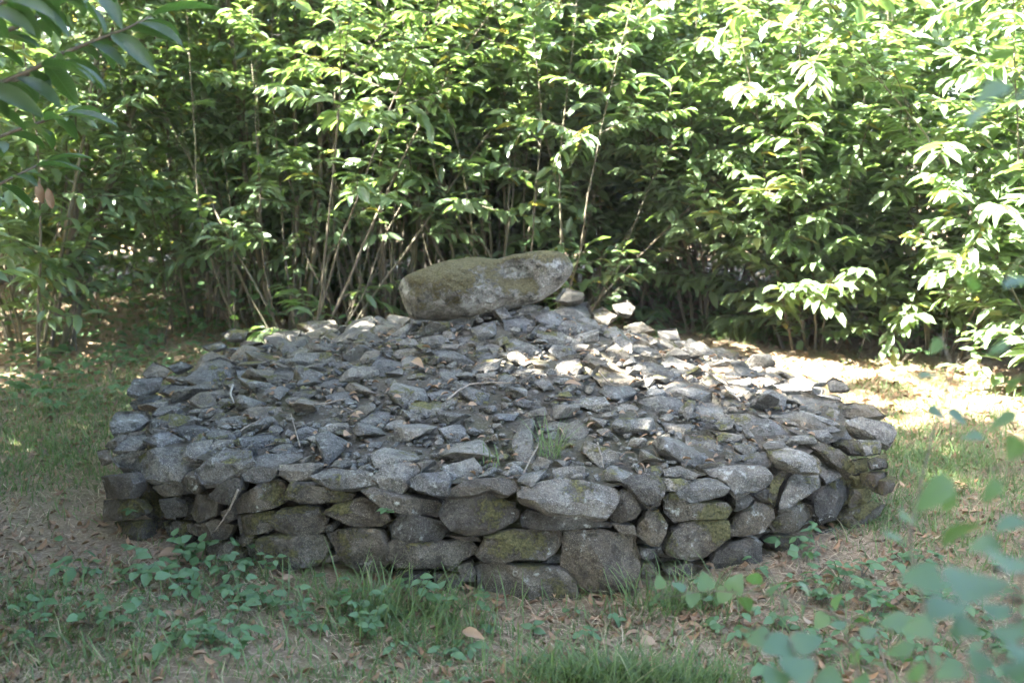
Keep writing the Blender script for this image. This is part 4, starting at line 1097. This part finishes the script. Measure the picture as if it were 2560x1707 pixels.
seedling("oak_seedling", 605, 1385, "tiny oak seedling with lobed yellow-green leaves in front of the wall", "seedling", [(-.02, 0, .07, 5, .075), (.03, .01, .06, 4, .065)], r, tmpl=LOBED)
seedling("bramble_shoot", 985, 1390, "bramble shoot with rounded green leaves against the wall's middle stones", "shoot", [(-.03, 0, .16, 6, .052), (.04, 0, .12, 5, .05), (.10, 0, .08, 5, .04)], r)
seedling("bramble_shoot", 610, 1330, "small bramble shoot beside the wall's squared base stone", "shoot", [(0, 0, .12, 5, .038), (.05, 0, .11, 4, .035)], r)
seedling("shrub_seedling", 1105, 1400, "thin upright seedling with pale small leaves before the wide base stone", "seedling", [(.01, 0, .13, 7, .035)], r)
seedling("shrub_seedling", 1225, 1425, "seedling with two upright pale leaves below the wide base stone", "seedling", [(0, 0, .05, 4, .05)], r)
seedling("bramble_shoot", 850, 1440, "leafy green clump in the grass below the wall, left of the middle", "shoot", [(-.04, 0, .10, 6, .045), (.03, .02, .11, 6, .04), (0, -.04, .07, 5, .04)], r)
b = hit(1990, 1390); seedling("privet_seedling", 0, 0, "slender seedling growing from a dark gap in the wall's right end", "seedling", [(.06, -.04, .17, 8, .05)], r, base=b + np.array([0, -.02, 0]), wr=.4)
b = hit(965, 1280); seedling("bramble_shoot", 0, 0, "little bright green sprig rooted in a joint of the wall's front", "shoot", [(.0, -.04, .03, 5, .04)], r, base=b)
b = hit(335, 1285); seedling("bramble_shoot", 0, 0, "small green sprig on the dark left end of the wall", "shoot", [(0, -.04, .04, 5, .045)], r, base=b)
seedling("bramble_shoot", 440, 1290, "broad-leaved bramble at the foot of the wall's dark left end", "shoot", [(-.06, -.02, .12, 7, .055), (.05, -.03, .10, 7, .055), (.0, -.08, .08, 6, .05)], r)
seedling("bramble_shoot", 1930, 1330, "leafy shoot on bare earth beside the wall's right end", "shoot", [(-.03, 0, .10, 6, .045), (.05, 0, .08, 6, .04)], r)
seedling("fern_seedling", 45, 905, "pale green leafy herb at the left edge of the grass", "seedling", [(-.06, 0, .12, 7, .09), (.07, 0, .12, 7, .09), (0, -.05, .10, 6, .08)], r, wr=.38)

# grass tufts standing apart
def tuft(dx, dy, label, n, h, r, base=None, spread=.03):
    b = np.array([*ground_px(dx, dy), 0.0]) if base is None else base
    P = np.stack([r.normal(0, spread, n), r.normal(0, spread, n), np.zeros(n)], 1)
    V, F, k = blades(P, h * r.uniform(.45, 1.1, n), r.uniform(.0025, .0042, n), r.uniform(.05, .75, n), r)
    tag(put("grass_tuft", mesh_np("grass_tuft", V, F, M['grass'], True, {"rnd": np.repeat(np.clip(r.normal(.5, .2, n), 0, .9), k)}), loc=b), label, "grass")
tuft(0, 0, "thin green grass tuft sprouting from the rubble near the cairn's middle", 46, .22, r, base=hit(1375, 1138))
tuft(0, 0, "few green blades lying between small stones left of the grass tuft", 14, .14, r, base=hit(1215, 1165))
tuft(1690, 775, "pale sunlit grass clump behind the cairn's right slope", 220, .30, r, spread=.10)

# ------------------------------------------------------------------ twigs and dead leaves lying on the cairn
def twig(z, pts, rad, label, mat='twig', lift=.02, drop=None):
    ox, oy, s = z
    P = np.array([hit(ox + x / s, oy + y / s) for x, y in pts]); P[:, 2] += lift
    if drop is not None: P[:, 1] -= drop
    t = np.linspace(0, 1, len(P)); tt = np.linspace(0, 1, 5 * len(P))
    fine = np.stack([np.interp(tt, t, P[:, k]) for k in range(3)], 1) + rng.normal(0, rad * .12, (len(tt), 3))
    b = P[0].copy(); V, F = tube(fine - b, np.linspace(rad, rad * .5, len(fine)), 5)
    tag(put("twig", mesh_np("twig", V, F, M[mat]), loc=b), label, "twig")
twig(Z2, [(570,330),(640,270),(720,225),(860,215),(1010,218)], .006, "long bent dry twig lying across the rubble above the middle", lift=.05)
twig(Z2, [(1180,590),(1120,700),(1070,800)], .005, "short dry twig leaning behind the wall's large top slab", lift=.04)
twig(Z2, [(1550,590),(1575,680),(1590,760)], .004, "thin straight dry twig on the rubble right of the grass tuft", lift=.035)
twig(Z1, [(1380,350),(1500,362),(1600,355),(1740,320)], .006, "pale curved twig lying on the cairn's left slope", lift=.05)
twig(Z1, [(1050,520),(1110,480),(1170,450)], .004, "small dry twig behind the flat stones of the left rim", lift=.04)
twig(Z1, [(1000,225),(985,290),(1010,345)], .007, "bleached crooked twig standing out white on the left slope", mat='pale', lift=.05)
twig(Z1, [(1060,815),(1010,930),(960,1010),(905,1085)], .005, "forked grey twig hanging down the wall's left front", lift=.0, drop=.06)
twig(Z1, [(1440,640),(1380,420),(1300,400)], .003, "fine grey twig over the stones inside the left rim", lift=.05)
twig(Z4, [(1700,1150),(1750,1210),(1800,1250),(1880,1260)], .005, "brown forked twig among the stones of the right slope", lift=.05)
twig(Z3, [(330,310),(430,380),(520,440)], .008, "thick brown stick lying on the upper right slope", lift=.05)
twig(Z3, [(500,460),(540,490),(560,510)], .007, "short pale stick beside the largest slab of the right slope", mat='pale', lift=.05)
def fallen(px, py, label, L, W, r, mount=True, az=0.0, a=.6):
    L, W, a = L * .85, W * .8, a * .8
    p = hit(px, py) if mount else np.array([*ground_px(px / 1.0884, py / 1.0884), 0.0])
    p = p + np.array([0, 0, .035 if mount else .02])
    V, F, k = leaves(leaf_template([0, .15, .35, .6, .82, 1], [0, .6, 1, .95, .55, 0], fold=.35, droop=.3), [(0, 0, 0)], [(math.cos(az), math.sin(az), .1)], [(r.normal(0, .2), -.5, .8)], L, W)
    tag(put("fallen_leaf", mesh_np("fallen_leaf", V, F, M['dead'], True, {"rnd": np.full(len(V), a)}), loc=p), label, "dead leaf")
fallen(1030, 920, "curled brown dead leaf on the rubble below the boulder", .12, .06, r, az=-1.0, a=.55)
fallen(1410, 978, "flat tan dead leaf lying right of the cairn's middle", .10, .035, r, az=.1, a=.8)
fallen(890, 1055, "pale pointed dead leaf upright between stones on the left slope", .06, .04, r, az=.8, a=.99)
fallen(984, 1010, "small orange dead leaf between stones left of the middle", .045, .03, r, az=.3, a=.2)
fallen(675, 990, "thin reddish dead leaf on the cairn's left slope", .06, .02, r, az=.1, a=.15)
fallen(860, 1110, "tan dead leaf between the flat stones inside the left rim", .08, .05, r, az=1.2, a=.9)
fallen(1170, 1030, "cream dead leaf on grit left of the grass tuft", .05, .03, r, az=.2, a=.99)
fallen(395, 1400, "large curled brown leaf among brambles below the wall's dark left end", .12, .055, r, False, az=.35, a=.95)
fallen(335, 1670, "flat tan leaf at the bottom edge, left", .09, .045, r, False, az=.7, a=.95)
fallen(235, 1675, "rounded brown leaf at the bottom edge near the left corner", .07, .06, r, False, az=1.2, a=.8)
fallen(705, 1460, "greyish curled leaf on the ground before the wall's left front", .06, .035, r, False, az=.6, a=.99)
fallen(1155, 1590, "torn brown leaf in the grass below the wall's middle", .10, .045, r, False, az=-.6, a=.4)
fallen(1600, 1620, "orange-brown leaf low in the grass, right of centre", .07, .05, r, False, az=.3, a=.3)

# crumbs of straw and dead leaf caught between the stones
n = 1500
th = r.uniform(-math.pi, math.pi, n); q = np.sqrt(r.random(n)) * .96; R = rimR(th)
x = MC[0] + R * q * np.cos(th); y = MC[1] + R * q * np.sin(th); k = (y < 6.2) & ~(np.hypot((x - .1) / .5, (y - 5.62) / .22) < 1); x, y = x[k], y[k]; n = len(x); az = r.uniform(0, 6.28, n)
z = dome(x, y) + r.uniform(-.012, .018, n); h = n // 2
P = np.stack([x, y, z], 1); D = np.stack([np.cos(az), np.sin(az), r.normal(.05, .2, n)], 1); N = np.stack([r.normal(0, .3, n), r.normal(-.2, .3, n), 1 + 0 * az], 1)
V1, F1, k1 = leaves(BLADE, P[:h], D[:h], N[:h], r.uniform(.04, .13, h), r.uniform(.002, .0045, h))
ll = r.uniform(.02, .055, n - h); V2, F2, k2 = leaves(DEAD, P[h:], D[h:], N[h:], ll, ll * r.uniform(.3, .6, n - h))
tag(put("leaf_debris", mesh_np("leaf_debris", np.vstack([V1, V2]), np.vstack([F1, F2 + len(V1)]), M['dead'], False, {"rnd": np.concatenate([np.repeat(r.random(h), k1), np.repeat(r.random(n - h) * .85, k2)])})),
    "bits of straw and dead leaf caught between the cairn's stones", "debris", kind="stuff")
# ------------------------------------------------------------------ thin haze volume added to imitate the lens veil
def make_veil_haze(dens):
    x0, x1, y0, y1, z0, z1 = -232, 232, -212, 252, -1.2, 12.6
    V = [(x, y, z) for z in (z0, z1) for y in (y0, y1) for x in (x0, x1)]
    F = [(0, 2, 3, 1), (4, 5, 7, 6), (0, 1, 5, 4), (2, 6, 7, 3), (0, 4, 6, 2), (1, 3, 7, 5)]
    m = bpy.data.materials.new("haze"); m.use_nodes = True; t = m.node_tree; t.nodes.clear()
    o = t.nodes.new("ShaderNodeOutputMaterial"); p = t.nodes.new("ShaderNodeVolumePrincipled")
    p.inputs["Color"].default_value = (.93, .97, 1, 1); p.inputs["Density"].default_value = dens; p.inputs["Anisotropy"].default_value = .2
    t.links.new(p.outputs[0], o.inputs["Volume"])
    tag(put("haze", mesh_np("haze", np.array(V, float), F, m, False)), "thin added haze imitating a lens veil over the clearing", "haze", kind="stuff")
make_veil_haze(.0007)
